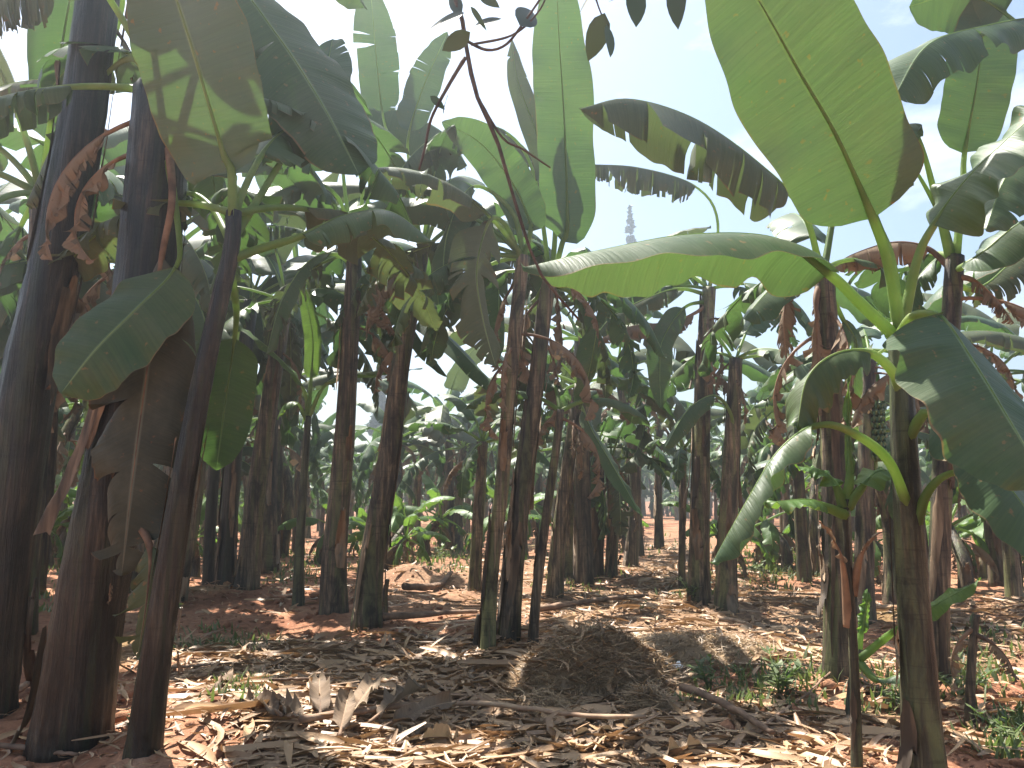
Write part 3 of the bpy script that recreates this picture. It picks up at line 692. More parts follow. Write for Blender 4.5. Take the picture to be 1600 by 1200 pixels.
H('shorter stem of the pair right of the path, with a folded grey leaf', [(1134, 957), (1136, 860), (1140, 760), (1146, 640), (1150, 560)], 17, 10, sheaths=5, mat='stem_tan', seed=19,
  leaves=[([(1150, 700, 0), (1142, 645, -.1), (1116, 617, -.2), (1075, 640, -.4), (1038, 700, -.5)], 2, .20, (-.2, -.5, 1), dict(fold=(.8, .7), tear=.15))],
  autos=[(50, 55, 1.9, .3), (110, 30, 1.9, .5), (10, 15, 1.8, .6), (300, 20, 1.5, .5)], dead=3)
H('very thin dark stem standing just left of the mottled pair', [(1066, 932), (1066, 860), (1067, 780), (1068, 700)], 6, 5, autos=auto_set(ar, 5, 1.1), sheaths=1, seed=20)

H('tall stem with hanging brown dead leaves, left of the nearest right-hand plant', [(1312, 1092), (1310, 950), (1304, 780), (1297, 600), (1290, 480), (1286, 420)], 25, 15, sheaths=8, seed=21,
  leaves=[([(1286, 430, 0), (1264, 345, -.1), (1232, 297, -.15), (1150, 226, -.35), (1070, 178, -.5), (980, 154, -.65), (905, 170, -.75)], 2, .43, (.1, -.1, 1), dict(fold=(1.25, 1.15), tear=.52, droop=.4, m=OLD)),
          ([(1286, 425, 0), (1302, 330, .1), (1306, 290, .15), (1312, 160, .2), (1330, 20, .3)], 2, .22, (0, 1, .2), dict(tear=.4)),
          ([(1286, 425, 0), (1300, 330, .1), (1290, 280, .1), (1262, 150, -.2), (1225, 20, -.5), (1200, -60, -.7)], 2, .24, (.1, 1, .3), dict(tear=.35)),  # added behind the neighbour's big paddle leaf to throw shade on it
          ([(1286, 430, 0), (1245, 415, -.1), (1200, 455, -.3), (1160, 500, -.45)], 1, .2, (-.3, -.5, 1), dict(tear=.2, fold=(.5, .6))),
          ([(1286, 430, 0), (1320, 500, .1), (1340, 545, .15), (1330, 640, .2)], 1, .16, (.4, -.8, .4), dict(tear=.3)),
          ([(1284, 440, 0), (1276, 470, -.08), (1278, 560, -.1), (1282, 650, -.1)], 1, .12, (0, -1, 0), dict(m=DRY, tear=.85, fold=(.9, .9), dead=True)),
          ([(1284, 430, 0), (1240, 440, .1), (1225, 490, .1), (1228, 560, .1)], 1, .16, (-.5, -.6, .5), dict(m=DRY, tear=.7, fold=(.8, .8), dead=True))],
  autos=[(80, 55, 2.0, .3), (110, 20, 2.0, .7), (40, 30, 2.0, .6)], dead=3)
H('dark stem standing behind the young sucker on the right', [(1351, 972), (1350, 880), (1352, 760), (1356, 640), (1360, 560)], 16, 10, sheaths=4, seed=22, autos=[(70, 55, 1.9, .3), (120, 30, 1.9, .5), (20, 35, 1.9, .5), (160, 15, 1.6, .7)], dead=2, fruit=((1366, 640), (1368, 720)))

H('nearest right-hand plant with huge backlit paddle leaves', [(1446, 1225), (1436, 1060), (1424, 880), (1414, 700), (1409, 590), (1404, 505)], 31, 15, sheaths=3, seed=23, mat='stem_green',
  leaves=[([(1404, 520, 0), (1388, 420, -.05), (1364, 345, -.12), (1310, 220, -.35), (1250, 115, -.55), (1185, 0, -.8), (1120, -100, -1.0)], 2, .335, (.2, 1, .3), dict(fold=(.10, .10), droop=.05, wave=.03, sweep=.15, r0=.028)),
          ([(1404, 520, 0), (1392, 410, .1), (1362, 330, .2), (1290, 120, .3), (1230, -60, .3), (1160, -260, .1)], 2, .27, (.2, 1, .2), dict(fold=(.2, .2), tear=.2)),  # leaf hidden behind the big paddle leaf, added to shade it
          ([(1404, 525, 0), (1345, 470, -.10), (1296, 424, -.2), (1210, 372, -.35), (1080, 366, -.6), (940, 390, -.85), (816, 418, -1.0)], 2, .27, (0.1, .1, 1), dict(fold=(.55, .75), droop=.35, wave=.03, r0=.026)),
          ([(1406, 520, 0), (1430, 490, -.35), (1472, 495, -.6), (1525, 570, -.85), (1580, 660, -1.0), (1640, 760, -1.1)], 2, .34, (.25, -.6, .6), dict(fold=(.3, .35), droop=.25, wave=.03, r0=.022)),
          ([(1405, 515, 0), (1430, 405, -.05), (1456, 352, -.1), (1505, 285, -.2), (1565, 225, -.3), (1650, 150, -.4)], 2, .26, (-.3, -.45, .8), dict(fold=(.2, .3), droop=.5, wave=.05, r0=.026)),
          ([(1420, 800, 0), (1385, 715, -.12), (1320, 668, -.2), (1270, 664, -.25), (1215, 705, -.32), (1165, 785, -.38), (1112, 880, -.4)], 3, .12, (-.3, .2, 1), dict(fold=(.8, 1.0), droop=.5, wave=.03)),
          ([(1414, 700, 0), (1440, 650, -.1), (1460, 645, -.15), (1530, 705, -.3), (1600, 790, -.45), (1680, 900, -.5)], 2, .27, (.4, -.6, .7), dict(fold=(.25, .3), droop=.3)),
          ([(1408, 620, 0), (1398, 580, -.05), (1360, 548, -.1), (1305, 552, -.15), (1262, 590, -.2), (1245, 670, -.25)], 2, .18, (.0, -.3, 1), dict(fold=(.9, .8), droop=.6, wave=.04)),
          ([(1425, 850, 0), (1450, 765, -.1), (1500, 735, -.2), (1570, 770, -.3), (1640, 850, -.35)], 2, .2, UPN, dict(fold=(.5, .5)))])
H('dark stem right behind the nearest right-hand plant, its crown against the sky', [(1466, 1075), (1466, 950), (1472, 760), (1481, 580), (1490, 430), (1492, 400)], 16, 14, sheaths=4, seed=24,
  leaves=[([(1492, 410, 0), (1462, 295, -.1), (1437, 215, -.15), (1412, 195, -.2), (1390, 245, -.3)], 2, .2, (-.3, -.3, 1), dict(tear=.4, r0=.035)),
          ([(1492, 405, 0), (1503, 290, .0), (1506, 240, .0), (1526, 130, -.1), (1545, -20, -.2)], 2, .27, (.1, 1, .2), dict(fold=(.15, .15), droop=.1, r0=.03)),
          ([(1492, 420, 0), (1470, 340, -.05), (1430, 265, -.1), (1415, 250, -.12), (1402, 290, -.16)], 3, .14, UPN, dict(tear=.3, r0=.03)),
          ([(1492, 420, 0), (1510, 410, -.2), (1540, 390, -.3), (1600, 345, -.4), (1680, 330, -.5)], 1, .25, (-.1, -.5, .8), dict(fold=(.3, .4), droop=.4)),
          ([(1490, 440, 0), (1520, 450, .2), (1545, 440, .3), (1600, 400, .4), (1660, 420, .5)], 1, .24, UPN, dict(fold=(.8, .8), tear=.75, m=OLD)),
          ([(1490, 420, 0), (1450, 386, .1), (1395, 378, .2), (1330, 398, .3), (1300, 420, .3)], 1, .22, UPN, dict(fold=(1.2, 1.2), tear=.6, m=DRY, dead=True, label='dead brown leaf arching over with hanging shreds')),
          ([(1490, 430, 0), (1520, 435, -.1), (1555, 465, -.2), (1585, 505, -.2)], 1, .1, UPN, dict(fold=(1., 1.), tear=.8, m=DRY, dead=True)),
          ([(1492, 410, 0), (1470, 400, .3), (1430, 440, .4), (1400, 520, .5)], 1, .2, UPN, dict(fold=(.6, .6), tear=.4))],
  autos=[(80, 30, 2.0, .6)], dead=3)
H('plant just outside the right edge reaching in with a curling grey leaf', [(1765, 1105), (1750, 800), (1720, 450), (1700, 160)], 26, 15, sheaths=3, seed=25,
  leaves=[([(1700, 170, 0), (1660, 60, -.1), (1620, 30, -.15), (1540, 40, -.3), (1450, 70, -.5), (1392, 160, -.65)], 2, .33, (.1, -.5, .9), dict(fold=(.5, .35), droop=.4, wave=.05, tear=.22)),
          ([(1700, 170, 0), (1640, 90, .1), (1570, 20, .2), (1500, -10, .3), (1420, 10, .4)], 2, .3, (0, .5, 1), dict(fold=(.4, .4))),
          ([(1700, 180, 0), (1660, 200, -.1), (1620, 230, -.1), (1570, 280, -.2), (1540, 360, -.3)], 2, .26, (-.4, -.5, .8), dict(fold=(.5, .5), tear=.2))],
  autos=[(60, 40, 2.0, .4)])

def sucker(label, stem, r0, leaves, seed, mat='stem_green'):
    return hero(label, stem, r0, r0 * .5, leaves=leaves, sheaths=1, seed=seed, mat=mat, cat='banana sucker', name='banana_sucker')
HEROES.append(sucker('young sucker with white curled leaf strips in front of the right-hand stems', [(1338, 1215), (1336, 1080), (1330, 950), (1322, 830), (1322, 780)], 9, [
    ([(1322, 800, 0), (1290, 788, -.05), (1260, 780, -.1), (1195, 785, -.2)], 1, .085, UPN, dict(m=YOUNG, fold=(.4, .4))),
    ([(1322, 790, 0), (1330, 740, .02), (1326, 660, .05), (1326, 580, .05)], 1, .03, (0, -1, 0), dict(m=YOUNG, fold=(1., 1.))),
    ([(1322, 790, 0), (1345, 760, 0), (1375, 735, .05), (1420, 745, .1)], 1, .09, (-.1, -.4, 1), dict(m=YOUNG, fold=(.2, .3))),
    ([(1322, 790, 0), (1310, 760, 0), (1285, 735, .05), (1240, 728, .1)], 1, .08, (.1, -.4, 1), dict(m=YOUNG, fold=(.2, .3))),
    ([(1330, 980, 0), (1318, 880, -.04), (1300, 840, -.06), (1282, 815, -.08)], 1, .018, (.3, -1, 0), dict(m=('dry', 'petiole_dry'), fold=(.9, .9))),
    ([(1332, 930, 0), (1345, 870, -.04), (1365, 840, -.06), (1380, 830, -.06)], 1, .015, (-.3, -1, 0), dict(m=('dry', 'petiole_dry'), fold=(.9, .9)))], 40))
HEROES.append(sucker('low sucker with one long leaf crossing the nearest right-hand stem', [(1325, 1130), (1332, 1060), (1345, 1015)], 8, [
    ([(1342, 1025, 0), (1380, 995, -.1), (1410, 975, -.5), (1470, 940, -.6), (1534, 905, -.65)], 2, .06, (0, -.5, 1), dict(m=YOUNG, fold=(.3, .4))),
    ([(1342, 1025, 0), (1346, 990, 0), (1352, 960, 0), (1356, 920, 0)], 1, .04, (0, -1, .2), dict(m=YOUNG, fold=(.5, .5))),
    ([(1342, 1030, 0), (1370, 1060, -.1), (1400, 1055, -.2), (1440, 1040, -.2)], 1, .05, UPN, dict(m=GREEN))], 41))
HEROES.append(hero('short broken dry stem standing in weeds at the right edge', [(1514, 1135), (1517, 1060), (1522, 985), (1526, 960)], 8, 5, sheaths=1, seed=42, dead=2, dead_len=(.3, .5), mat='stem', name='banana_stump', cat='dead stem'))
HEROES.append(hero('dark pointed dead stub beside the foot of the leaning stem pair', [(598, 968), (601, 930), (606, 905)], 9, 3, sheaths=1, seed=43, dead=0, mat='stem', name='banana_stump', cat='dead stem'))
HEROES.append(hero('small black stub left of the central clump of three', [(744, 1018), (745, 985), (748, 960)], 7, 3, sheaths=0, seed=44, dead=0, mat='stem', name='banana_stump', cat='dead stem'))

# ------------------------------------------------------------------ plants of the grove behind: built once, then copied
def variant(seed, h, nleaf, ln, detail=True, dead=3):
    r = np.random.default_rng(seed)
    root = empty('banana_plant', (0, 0, 0))
    P = [np.array([0, 0, -.06]), np.array([r.normal(0, .05), r.normal(0, .05), h * .5]), np.array([r.normal(0, .18), r.normal(0, .18), h])]
    (V, Fc), Pc, rad = stem_geo(P, .115, .07, r, n=22, sides=12)
    mesh_obj('pseudostem', V, Fc, M['stem_tan' if seed % 2 else 'stem'], root)
    C = Pc[-1]; lv, mids, dl = [], [], []
    for a in auto_set(r, nleaf, ln, tear=(.1, .9)):
        bend = R(r.uniform(60, 115)) * (1.1 - .3 * a[1] / 90)
        pts, nb, up = auto_ctrl(C, R(a[0]), R(a[1]), a[2], bend)
        nn, nc = (30, 4) if detail else (15, 2)
        g = leaf_geo(pts, nb, up, a[2] * r.uniform(.12, .16), r, n=nn, ncross=nc, tear=a[3], fold=(r.uniform(.1, .8), r.uniform(.1, .8)), droop=r.uniform(.3, .9), r0=.02)
        if detail: finish_leaf(root, 0, g, mm(YOUNG if h < 1.2 else a[4]))
        else: lv.append(g[0]); mids.append(g[1])
    for _ in range(dead):
        i = int(len(Pc) * r.uniform(.7, .99)); l2 = r.uniform(.7, 1.3)
        pts, nb, up = auto_ctrl(Pc[i], r.uniform(0, 6.28), R(r.uniform(-40, 10)), l2, R(r.uniform(80, 120)), pet=.2)
        g = leaf_geo(pts, nb, up, l2 * r.uniform(.1, .16), r, n=18 if detail else 10, ncross=3, tear=.75, fold=(1.1, 1.1), droop=.9, dead=True, r0=.014)
        if detail: finish_leaf(root, 0, g, mm(DRY), 'dry_leaf')
        else: dl.append(g[0])
    if detail:
        for _ in range(3):
            v, f = sheath_geo(Pc, rad, r); mesh_obj('dry_sheath', v, f, M['sheath'], root)
    else:
        V, Fc, Uv = join(lv); V2, F2 = join(mids); nl = len(Fc)
        parts = [(V, Fc, Uv), (V2, F2, np.tile([.5, .2], (len(V2), 1)))]
        midx = [0] * nl + [1] * len(F2)
        if dl:
            Vd, Fd, Ud = join(dl); parts.append((Vd, Fd, Ud)); midx += [2] * len(Fd)
        V, Fc, Uv = join(parts)
        mesh_obj('crown', V, Fc, None, root, uv=Uv, mats=[M['leaf_young' if h < 1.5 else 'leaf'], M['petiole'], M['dry']], midx=midx)
    index_children(root)
    return root

near_v = [variant(200 + i, hgt, nl, ln, True, 5) for i, (hgt, nl, ln) in enumerate([(2.9, 9, 2.0), (2.5, 8, 1.9), (3.2, 10, 2.3), (2.2, 9, 1.9), (.9, 8, 1.5)])]
far_v = [variant(300 + i, hgt, nl, ln, False, 5) for i, (hgt, nl, ln) in enumerate([(3.3, 10, 2.0), (2.9, 10, 1.9), (3.7, 11, 2.1), (2.5, 10, 1.8), (1.2, 9, 1.5)])]
used = set()
PLACED = [(h.location.x, h.location.y) for h in HEROES]

def place(protos, k, x, y, s, rot, label, group):
    p = protos[k]
    if p.name in used: o = copy_tree(p)
    else: o = p; used.add(p.name)
    o.location = (x, y, float(gh(x, y)) - .02); o.rotation_euler = (0, 0, rot); o.scale = (s, s, s * random.uniform(.95, 1.06))
    tag(o, label, 'banana plant', group)
    PLACED.append((x, y))
    return o

# mid-distance plants at feet read off the photograph
MID = [  # px, py of foot, variant, scale, label
    (48, 925, 0, 1.15, 'stem half hidden behind the leftmost dark stem'),
    (70, 885, 1, 1.05, 'thin leaning stem seen between the two leftmost thick stems'),
    (-60, 880, 2, 1.2, 'plant cut off by the left edge behind the leftmost stem'),
    (250, 880, 2, 1.15, 'stem glimpsed between the leaf-wrapped stem and the slim bent stem'),
    (20, 990, 0, 1.2, 'tall stem right behind the foot of the leftmost stem'),
    (262, 948, 1, 1.3, 'tall stem directly behind the slim bent one'),
    (418, 893, 2, 1.25, 'tall stem in the gap between the tight clump and the straight tall stem'),
    (118, 925, 2, 1.2, 'tall stem in the gap left of the leaf-wrapped stem'),
    (205, 925, 0, 1.3, 'tall stem mostly hidden behind the leaf-wrapped one'),
    (-140, 930, 0, 1.3, 'plant outside the left edge, only its leaves reaching in'),
    (440, 868, 1, 1.0, 'reddish brown stem right of the tight clump, farther back'),
    (428, 872, 0, 1.05, 'left one of two far brown stems right of the tight clump'),
    (620, 862, 3, 1.0, 'yellowish stem right of the leaning tall stem, behind a small dirt heap'),
    (650, 850, 1, .95, 'brown stem behind the small dirt heap'),
    (700, 856, 0, .9, 'left one of two brown stems behind the grass patch'),
    (716, 858, 3, .9, 'right one of two brown stems behind the grass patch'),
    (890, 898, 3, .95, 'ragged stem partly hidden by the reddish brown one'),
    (985, 880, 2, 1.15, 'brown stem at the left edge of the far path, third in its row'),
    (1000, 868, 0, .9, 'brown stem at the left edge of the far path, fourth in its row'),
    (912, 915, 0, 1.2, 'tall shaggy stem between the reddish brown stem and the yellow-edged one'),
    (1562, 915, 0, 1.0, 'tall stem near the right edge, behind the dry leaf pile'),
    (1440, 935, 0, 1.0, 'stem seen past the left side of the nearest right-hand plant'),
    (1030, 862, 2, 1.0, 'tall stem at the right edge of the far path'),
    (1200, 886, 1, .85, 'brown stem in the open patch right of the mottled pair'),
    (1258, 908, 0, .9, 'tall ragged stem left of the one with hanging dead leaves'),
    (1276, 900, 3, .8, 'stem peeping out just left of the one with hanging dead leaves'),
    (1395, 945, 3, .85, 'dark stem left of the nearest right-hand plant, farther back'),
    (1510, 925, 4, .95, 'low green plant in the gap right of the nearest right-hand plant'),
    (1585, 940, 3, .85, 'ragged stem at the right edge beyond the dry leaf heap'),
    (1660, 920, 0, 1.0, 'plant cut off by the right edge of the view'),
]
for px, py, k, s, lab in MID:
    p = gpt(px, py)
    place(near_v, k, p[0], p[1], s * (1.42 if px < 820 else 1.2), random.uniform(0, 6.28), lab, 'banana plants of the middle rows')

SK = [(300, 900), (500, 880), (610, 885), (662, 872), (770, 880), (905, 880), (985, 862), (1150, 905), (1225, 890), (1270, 880), (1400, 905), (1470, 895), (1540, 900), (1590, 895), (75, 870), (45, 885), (575, 870)]
WH = ['left of the path', 'right of the path']
for i, (px, py) in enumerate(SK):
    p = gpt(px + random.uniform(-8, 8), py)
    place(near_v, 4, p[0], p[1], random.uniform(.65, 1.15), random.uniform(0, 6.28), 'low leafy young banana plant between the middle stems ' + WH[px > 1040], 'young banana plants ' + WH[px > 1040])

# far rows on both sides of the path
pd = np.array([math.sin(R(11.6)), math.cos(R(11.6))]); pn = np.array([pd[1], -pd[0]])
far_count = 0
gr = np.random.default_rng(11)
path_off = .75
cand = []
for row in range(-22, 20):
    a = row * 2.5 + (1.5 if row >= 0 else -1.2) + path_off
    d = 12.0
    while d < 66:
        d += gr.uniform(1.5, 2.8) * (1 + max(0, d - 25) / 40)
        cand.append((d, a, a + gr.normal(0, .35)))
cand.sort()
for d, a, aj in cand:
    x, y = pd * d + pn * aj
    if y < 11.0 or abs(x) > y * .72 + 1.2: continue
    if min((x - u) ** 2 + (y - v) ** 2 for u, v in PLACED) < 1.6: continue
    if far_count >= 225: break
    px = CX + F_PX * x / (y * math.cos(PITCH))
    s = gr.uniform(1.0, 1.35)
    if px > 1130: s *= .80
    elif 470 < px < 680: s *= .72
    elif px > 860: s *= .85
    if abs(aj - path_off) < 1.2 and d < 27: continue
    left = a < path_off
    lab = 'small banana plant in the distant rows left of the far path' if left else 'small banana plant in the distant rows right of the far path'
    grp = 'distant banana plants left of the path' if left else 'distant banana plants right of the path'
    k = int(gr.choice([0, 1, 2, 3, 4], p=[.24, .24, .16, .20, .16]))
    place(far_v if y > 16 else near_v, k, x, y, s, gr.uniform(0, 6.28), lab, grp)
    far_count += 1
print('far plants', far_count, d)
# beyond them the grove reads as one mass of crowns and stems
gv, gf, gu, gm, off = [], [], [], [], 0
for q in range(420):
    x, y = gr.uniform(-62, 66), gr.uniform(max(36, d - 4), 80)
    if abs(x) > y * .74: continue
    o = far_v[int(gr.choice([0, 1, 3, 4, 4]))]; a = gr.uniform(0, 6.28); s = gr.uniform(1.0, 1.5)
    px = CX + F_PX * x / y
    if px > 1130 or 470 < px < 680: s *= .78
    for c in o.children:
        me = c.data; co = np.empty(len(me.vertices) * 3); me.vertices.foreach_get('co', co); co = co.reshape(-1, 3) * s
        co = np.stack([co[:, 0] * math.cos(a) - co[:, 1] * math.sin(a) + x, co[:, 0] * math.sin(a) + co[:, 1] * math.cos(a) + y, co[:, 2]], -1)
        uvv = np.full((len(co), 2), .3)
        gv.append(co); gu.append(uvv)
        for p in me.polygons:
            gf.append(tuple(v + off for v in p.vertices)); gm.append(3 if c.name.startswith('pseudostem') else p.material_index)
        off += len(co)
tag(mesh_obj('distant_banana_grove', np.vstack(gv), gf, None, uv=np.vstack(gu), mats=[M['leaf'], M['petiole'], M['dry'], M['stem_tan']], midx=gm), 'far mass of banana crowns and stems closing the view', 'banana grove', kind='stuff')

# ------------------------------------------------------------------ ground sheet
def axis(lo, hi, fine, grow=1.22, far=420):
    c = list(np.arange(lo, hi + 1e-6, fine)); st = fine
    while c[-1] < far: st *= grow; c.append(c[-1] + st)
    st = fine
    while c[0] > -far: st *= grow; c.insert(0, c[0] - st)
    return np.array(c)
gx, gy = axis(-8, 8, .075), axis(2.6, 17, .075)
X, Yg = np.meshgrid(gx, gy)
fade = np.clip(1.6 - np.hypot(X, Yg - 8) / 60, .0, 1)
Z = gh(X, Yg)
nr = np.random.default_rng(5)
near = (np.abs(X) < 9) & (Yg > 2) & (Yg < 18)
Z = Z + np.where(near, nr.normal(0, .008, X.shape), 0)
for _ in range(900):
    cx_, cy_ = nr.uniform(-8, 8), nr.uniform(2.8, 16); rr_ = nr.uniform(.05, .16); hh = nr.normal(.012, .022)
    i0, i1 = np.searchsorted(gx, [cx_ - .4, cx_ + .4]); j0, j1 = np.searchsorted(gy, [cy_ - .4, cy_ + .4])
    Z[j0:j1, i0:i1] += hh * np.exp(-((X[j0:j1, i0:i1] - cx_) ** 2 + (Yg[j0:j1, i0:i1] - cy_) ** 2) / rr_ ** 2)
V = np.stack([X, Yg, Z], -1).reshape(-1, 3)
nx, ny = len(gx), len(gy)
ii = np.arange(ny - 1)[:, None] * nx + np.arange(nx - 1)[None, :]
Fg = np.stack([ii, ii + 1, ii + nx + 1, ii + nx], -1).reshape(-1, 4)
pt = V - CAM; dep = pt @ FW; ok = dep > .5
pxg = np.where(ok, CX + F_PX * (pt @ RX) / np.maximum(dep, .5), -9e3); pyg = np.where(ok, CY - F_PX * (pt @ UP) / np.maximum(dep, .5), 9e3)
mul = np.zeros(len(V))
for x0, y0, x1, y1, wt in ((400, 1010, 1000, 1300, 1), (840, 920, 1300, 1050, .8), (270, 1000, 700, 1080, .7), (980, 840, 1110, 960, .8), (1480, 930, 1640, 1030, .7), (560, 870, 1120, 970, .55), (1000, 1090, 1300, 1300, .6)):
    mul = np.maximum(mul, wt * np.clip(np.minimum(np.minimum(pxg - x0, x1 - pxg) / 70, np.minimum(pyg - y0, y1 - pyg) / 35) + .5, 0, 1))
tag(mesh_obj('ground', V, Fg, M['soil'], tone=mul), kind='structure')

# ------------------------------------------------------------------ litter, grass (nobody could count them)
def ribbons(cx_, cy_, cz_, L, W, head, r, curl=.6, fold=.5, tilt=.25, k=5, base=None, twist=.5, ar_=.22):
    """many curled strips at once; returns V, F"""
    n = len(cx_)
    s = np.linspace(-.5, .5, k)[None, :]
    cu = r.normal(0, curl, n)[:, None]
    th = head[:, None] + cu * s * 1.2
    along = s * L[:, None]
    x = cx_[:, None] + np.cos(th) * along; y = cy_[:, None] + np.sin(th) * along
    arch = r.normal(0, ar_, n)[:, None] * L[:, None]
    z = cz_[:, None] + np.abs(arch) * (.25 - s * s) * np.sign(r.random(n) - .35)[:, None] + np.tan(np.clip(r.normal(0, tilt, n), -.7, .7))[:, None] * along
    tp = np.sqrt(np.clip(1 - (s * 1.9) ** 2, .03, 1)) if k > 3 else np.array([[1, .9, .25]])
    w = W[:, None] * tp
    roll = r.normal(0, .35, n)[:, None] + twist * r.normal(0, 1, n)[:, None] * s
    px_, py_ = -np.sin(th), np.cos(th)
    Vv = np.zeros((n, k, 3, 3))
    fd = np.abs(r.normal(0, fold, n))[:, None]
    for j, sg in enumerate((-1, 0, 1)):
        a = roll + sg * 0
        Vv[:, :, j, 0] = x + sg * w * px_ * np.cos(a); Vv[:, :, j, 1] = y + sg * w * py_ * np.cos(a)
        Vv[:, :, j, 2] = z + sg * w * np.sin(a) + (abs(sg)) * w * fd
    b = (np.arange(n) * k * 3)[:, None, None]
    i = (np.arange(k - 1) * 3)[None, :, None]; j = np.arange(2)[None, None, :]
    a = b + i + j
    Fc = np.stack([a, a + 1, a + 4, a + 3], -1).reshape(-1, 4)
    return Vv.reshape(-1, 3), Fc

def scatter_px(r, n, boxes):
    """points on the ground inside pixel boxes weighted by their last number"""
    wts = np.array([b[4] for b in boxes], float); wts /= wts.sum()
    pick = r.choice(len(boxes), n, p=wts); o = []
    for q in pick:
        x0, y0, x1, y1 = boxes[q][:4]; j = 30 if len(boxes) == 13 else 10
        p = on_ground(r.uniform(x0, x1), max(820, r.uniform(y0, y1)))
        o.append(p[:2] + r.normal(0, .012 * j * min(1.5, p[1] / 7), 2))
    return np.array(o)

lr = np.random.default_rng(21)
boxes = [(400, 1025, 830, 1140, 9), (440, 1090, 1000, 1260, 8), (270, 1000, 760, 1060, 2.4), (840, 930, 1300, 1040, 3), (1000, 850, 1100, 940, 2), (0, 1000, 400, 1260, .35),
         (1000, 1090, 1320, 1260, 1.8), (1300, 960, 1600, 1180, 1.0), (1480, 930, 1640, 1020, 1.5), (300, 860, 800, 960, 1.6), (0, 840, 1600, 900, 1.5), (820, 880, 1120, 960, 2.2), (1120, 880, 1300, 960, 1.2)]
nc = 2600; xy = scatter_px(lr, nc, [(-100, 940, 420, 1260, 5), (1050, 1080, 1700, 1260, 4), (280, 900, 620, 1010, 3), (1150, 930, 1650, 1100, 2), (420, 1000, 1100, 1200, 2), (560, 880, 760, 980, 1)])
rad = lr.lognormal(-4.1, .55, nc).clip(.006, .07); ico = np.array([(0, 0, 1), (.89, 0, .45), (.28, .85, .45), (-.72, .53, .45), (-.72, -.53, .45), (.28, -.85, .45), (.72, .53, -.45), (-.28, .85, -.45), (-.89, 0, -.45), (-.28, -.85, -.45), (.72, -.53, -.45), (0, 0, -1)])
icf = np.array([(0, 1, 2), (0, 2, 3), (0, 3, 4), (0, 4, 5), (0, 5, 1), (1, 6, 2), (2, 7, 3), (3, 8, 4), (4, 9, 5), (5, 10, 1), (2, 6, 7), (3, 7, 8), (4, 8, 9), (5, 9, 10), (1, 10, 6), (11, 7, 6), (11, 8, 7), (11, 9, 8), (11, 10, 9), (11, 6, 10)])
Vc = ico[None] * rad[:, None, None] * lr.uniform(.6, 1.25, (nc, 12, 1)) * np.array([1.1, 1.1, .75])
Vc[:, :, 0] += xy[:, :1]; Vc[:, :, 1] += xy[:, 1:]; Vc[:, :, 2] += (gh(xy[:, 0], xy[:, 1]) + rad * .25)[:, None]
tag(mesh_obj('soil_clods', Vc.reshape(-1, 3), (icf[None] + (np.arange(nc) * 12)[:, None, None]).reshape(-1, 3), M['soil']), 'crumbled clods of red soil scattered on the ground', 'soil clods', kind='stuff')
n = 34000
xy = scatter_px(lr, n, boxes)
L = lr.lognormal(-2.45, .6, n).clip(.03, .5); W = (L * lr.uniform(.02, .12, n)).clip(.0018, .024)
z = gh(xy[:, 0], xy[:, 1]) + lr.uniform(.008, .05, n) ** 1.0
V, Fc = ribbons(xy[:, 0], xy[:, 1], z, L, W, lr.uniform(0, 6.28, n), lr, curl=1.0, tilt=.25)
tone = np.repeat(lr.beta(1.4, 1.3, n), 15)
n2 = 2200; xy = scatter_px(lr, n2, boxes); L = lr.uniform(.25, .85, n2); W = lr.uniform(.007, .032, n2)
V2, F2 = ribbons(xy[:, 0], xy[:, 1], gh(xy[:, 0], xy[:, 1]) + lr.uniform(.02, .055, n2), L, W, np.where(lr.random(n2) < .5, lr.normal(0, .6, n2), lr.uniform(0, 6.28, n2)), lr, curl=.8, tilt=.035, k=9, twist=1.1, fold=.45, ar_=.035)
Fc = np.vstack([Fc, F2 + len(V)]); V = np.vstack([V, V2]); tone = np.concatenate([tone, np.repeat(lr.beta(2, 1.3, n2), 27)])
tag(mesh_obj('leaf_litter', V, Fc, M['litter'], tone=tone), 'brown and tan dry leaf litter strewn over the red soil', 'leaf litter', kind='stuff')

gboxes = [(1040, 1020, 1290, 1120, 1.6), (1170, 1050, 1270, 1110, .5), (1180, 860, 1300, 905, 3), (560, 845, 740, 895, 3), (430, 860, 500, 920, 1.2), (60, 850, 130, 960, 1.3), (1470, 985, 1560, 1100, 1.6), (1540, 1120, 1640, 1200, 1.3),
          (340, 1070, 420, 1130, .5), (1130, 860, 1240, 930, 1), (0, 835, 1600, 870, 3), (1060, 900, 1110, 950, .5), (1360, 1050, 1420, 1130, .6), (860, 880, 960, 930, .5), (20, 760, 130, 830, 2.0), (300, 985, 400, 1025, .5)]
n = 7000
xy = scatter_px(lr, n, gboxes); dist = xy[:, 1]
hgt = lr.uniform(.03, .13, n) * (1 + dist / 40); wd = lr.uniform(.004, .011, n) * (1 + dist / 12)
az = lr.uniform(0, 6.28, n); leanv = lr.uniform(.1, .9, n)
Vv = np.zeros((n, 5, 3)); dx, dy = np.cos(az), np.sin(az); z0 = gh(xy[:, 0], xy[:, 1]) - .01
for q, (hh, sg) in enumerate(((0, -1), (0, 1), (.6, -1), (.6, 1), (1, 0))):
    off = leanv * hgt * hh ** 1.7
    Vv[:, q, 0] = xy[:, 0] + dx * off - dy * wd * sg * (.8 if hh else 1); Vv[:, q, 1] = xy[:, 1] + dy * off + dx * wd * sg; Vv[:, q, 2] = z0 + hgt * hh
b = np.arange(n) * 5
Fq = np.stack([b, b + 1, b + 3, b + 2], -1).tolist() + np.stack([b + 2, b + 3, b + 4], -1).tolist()
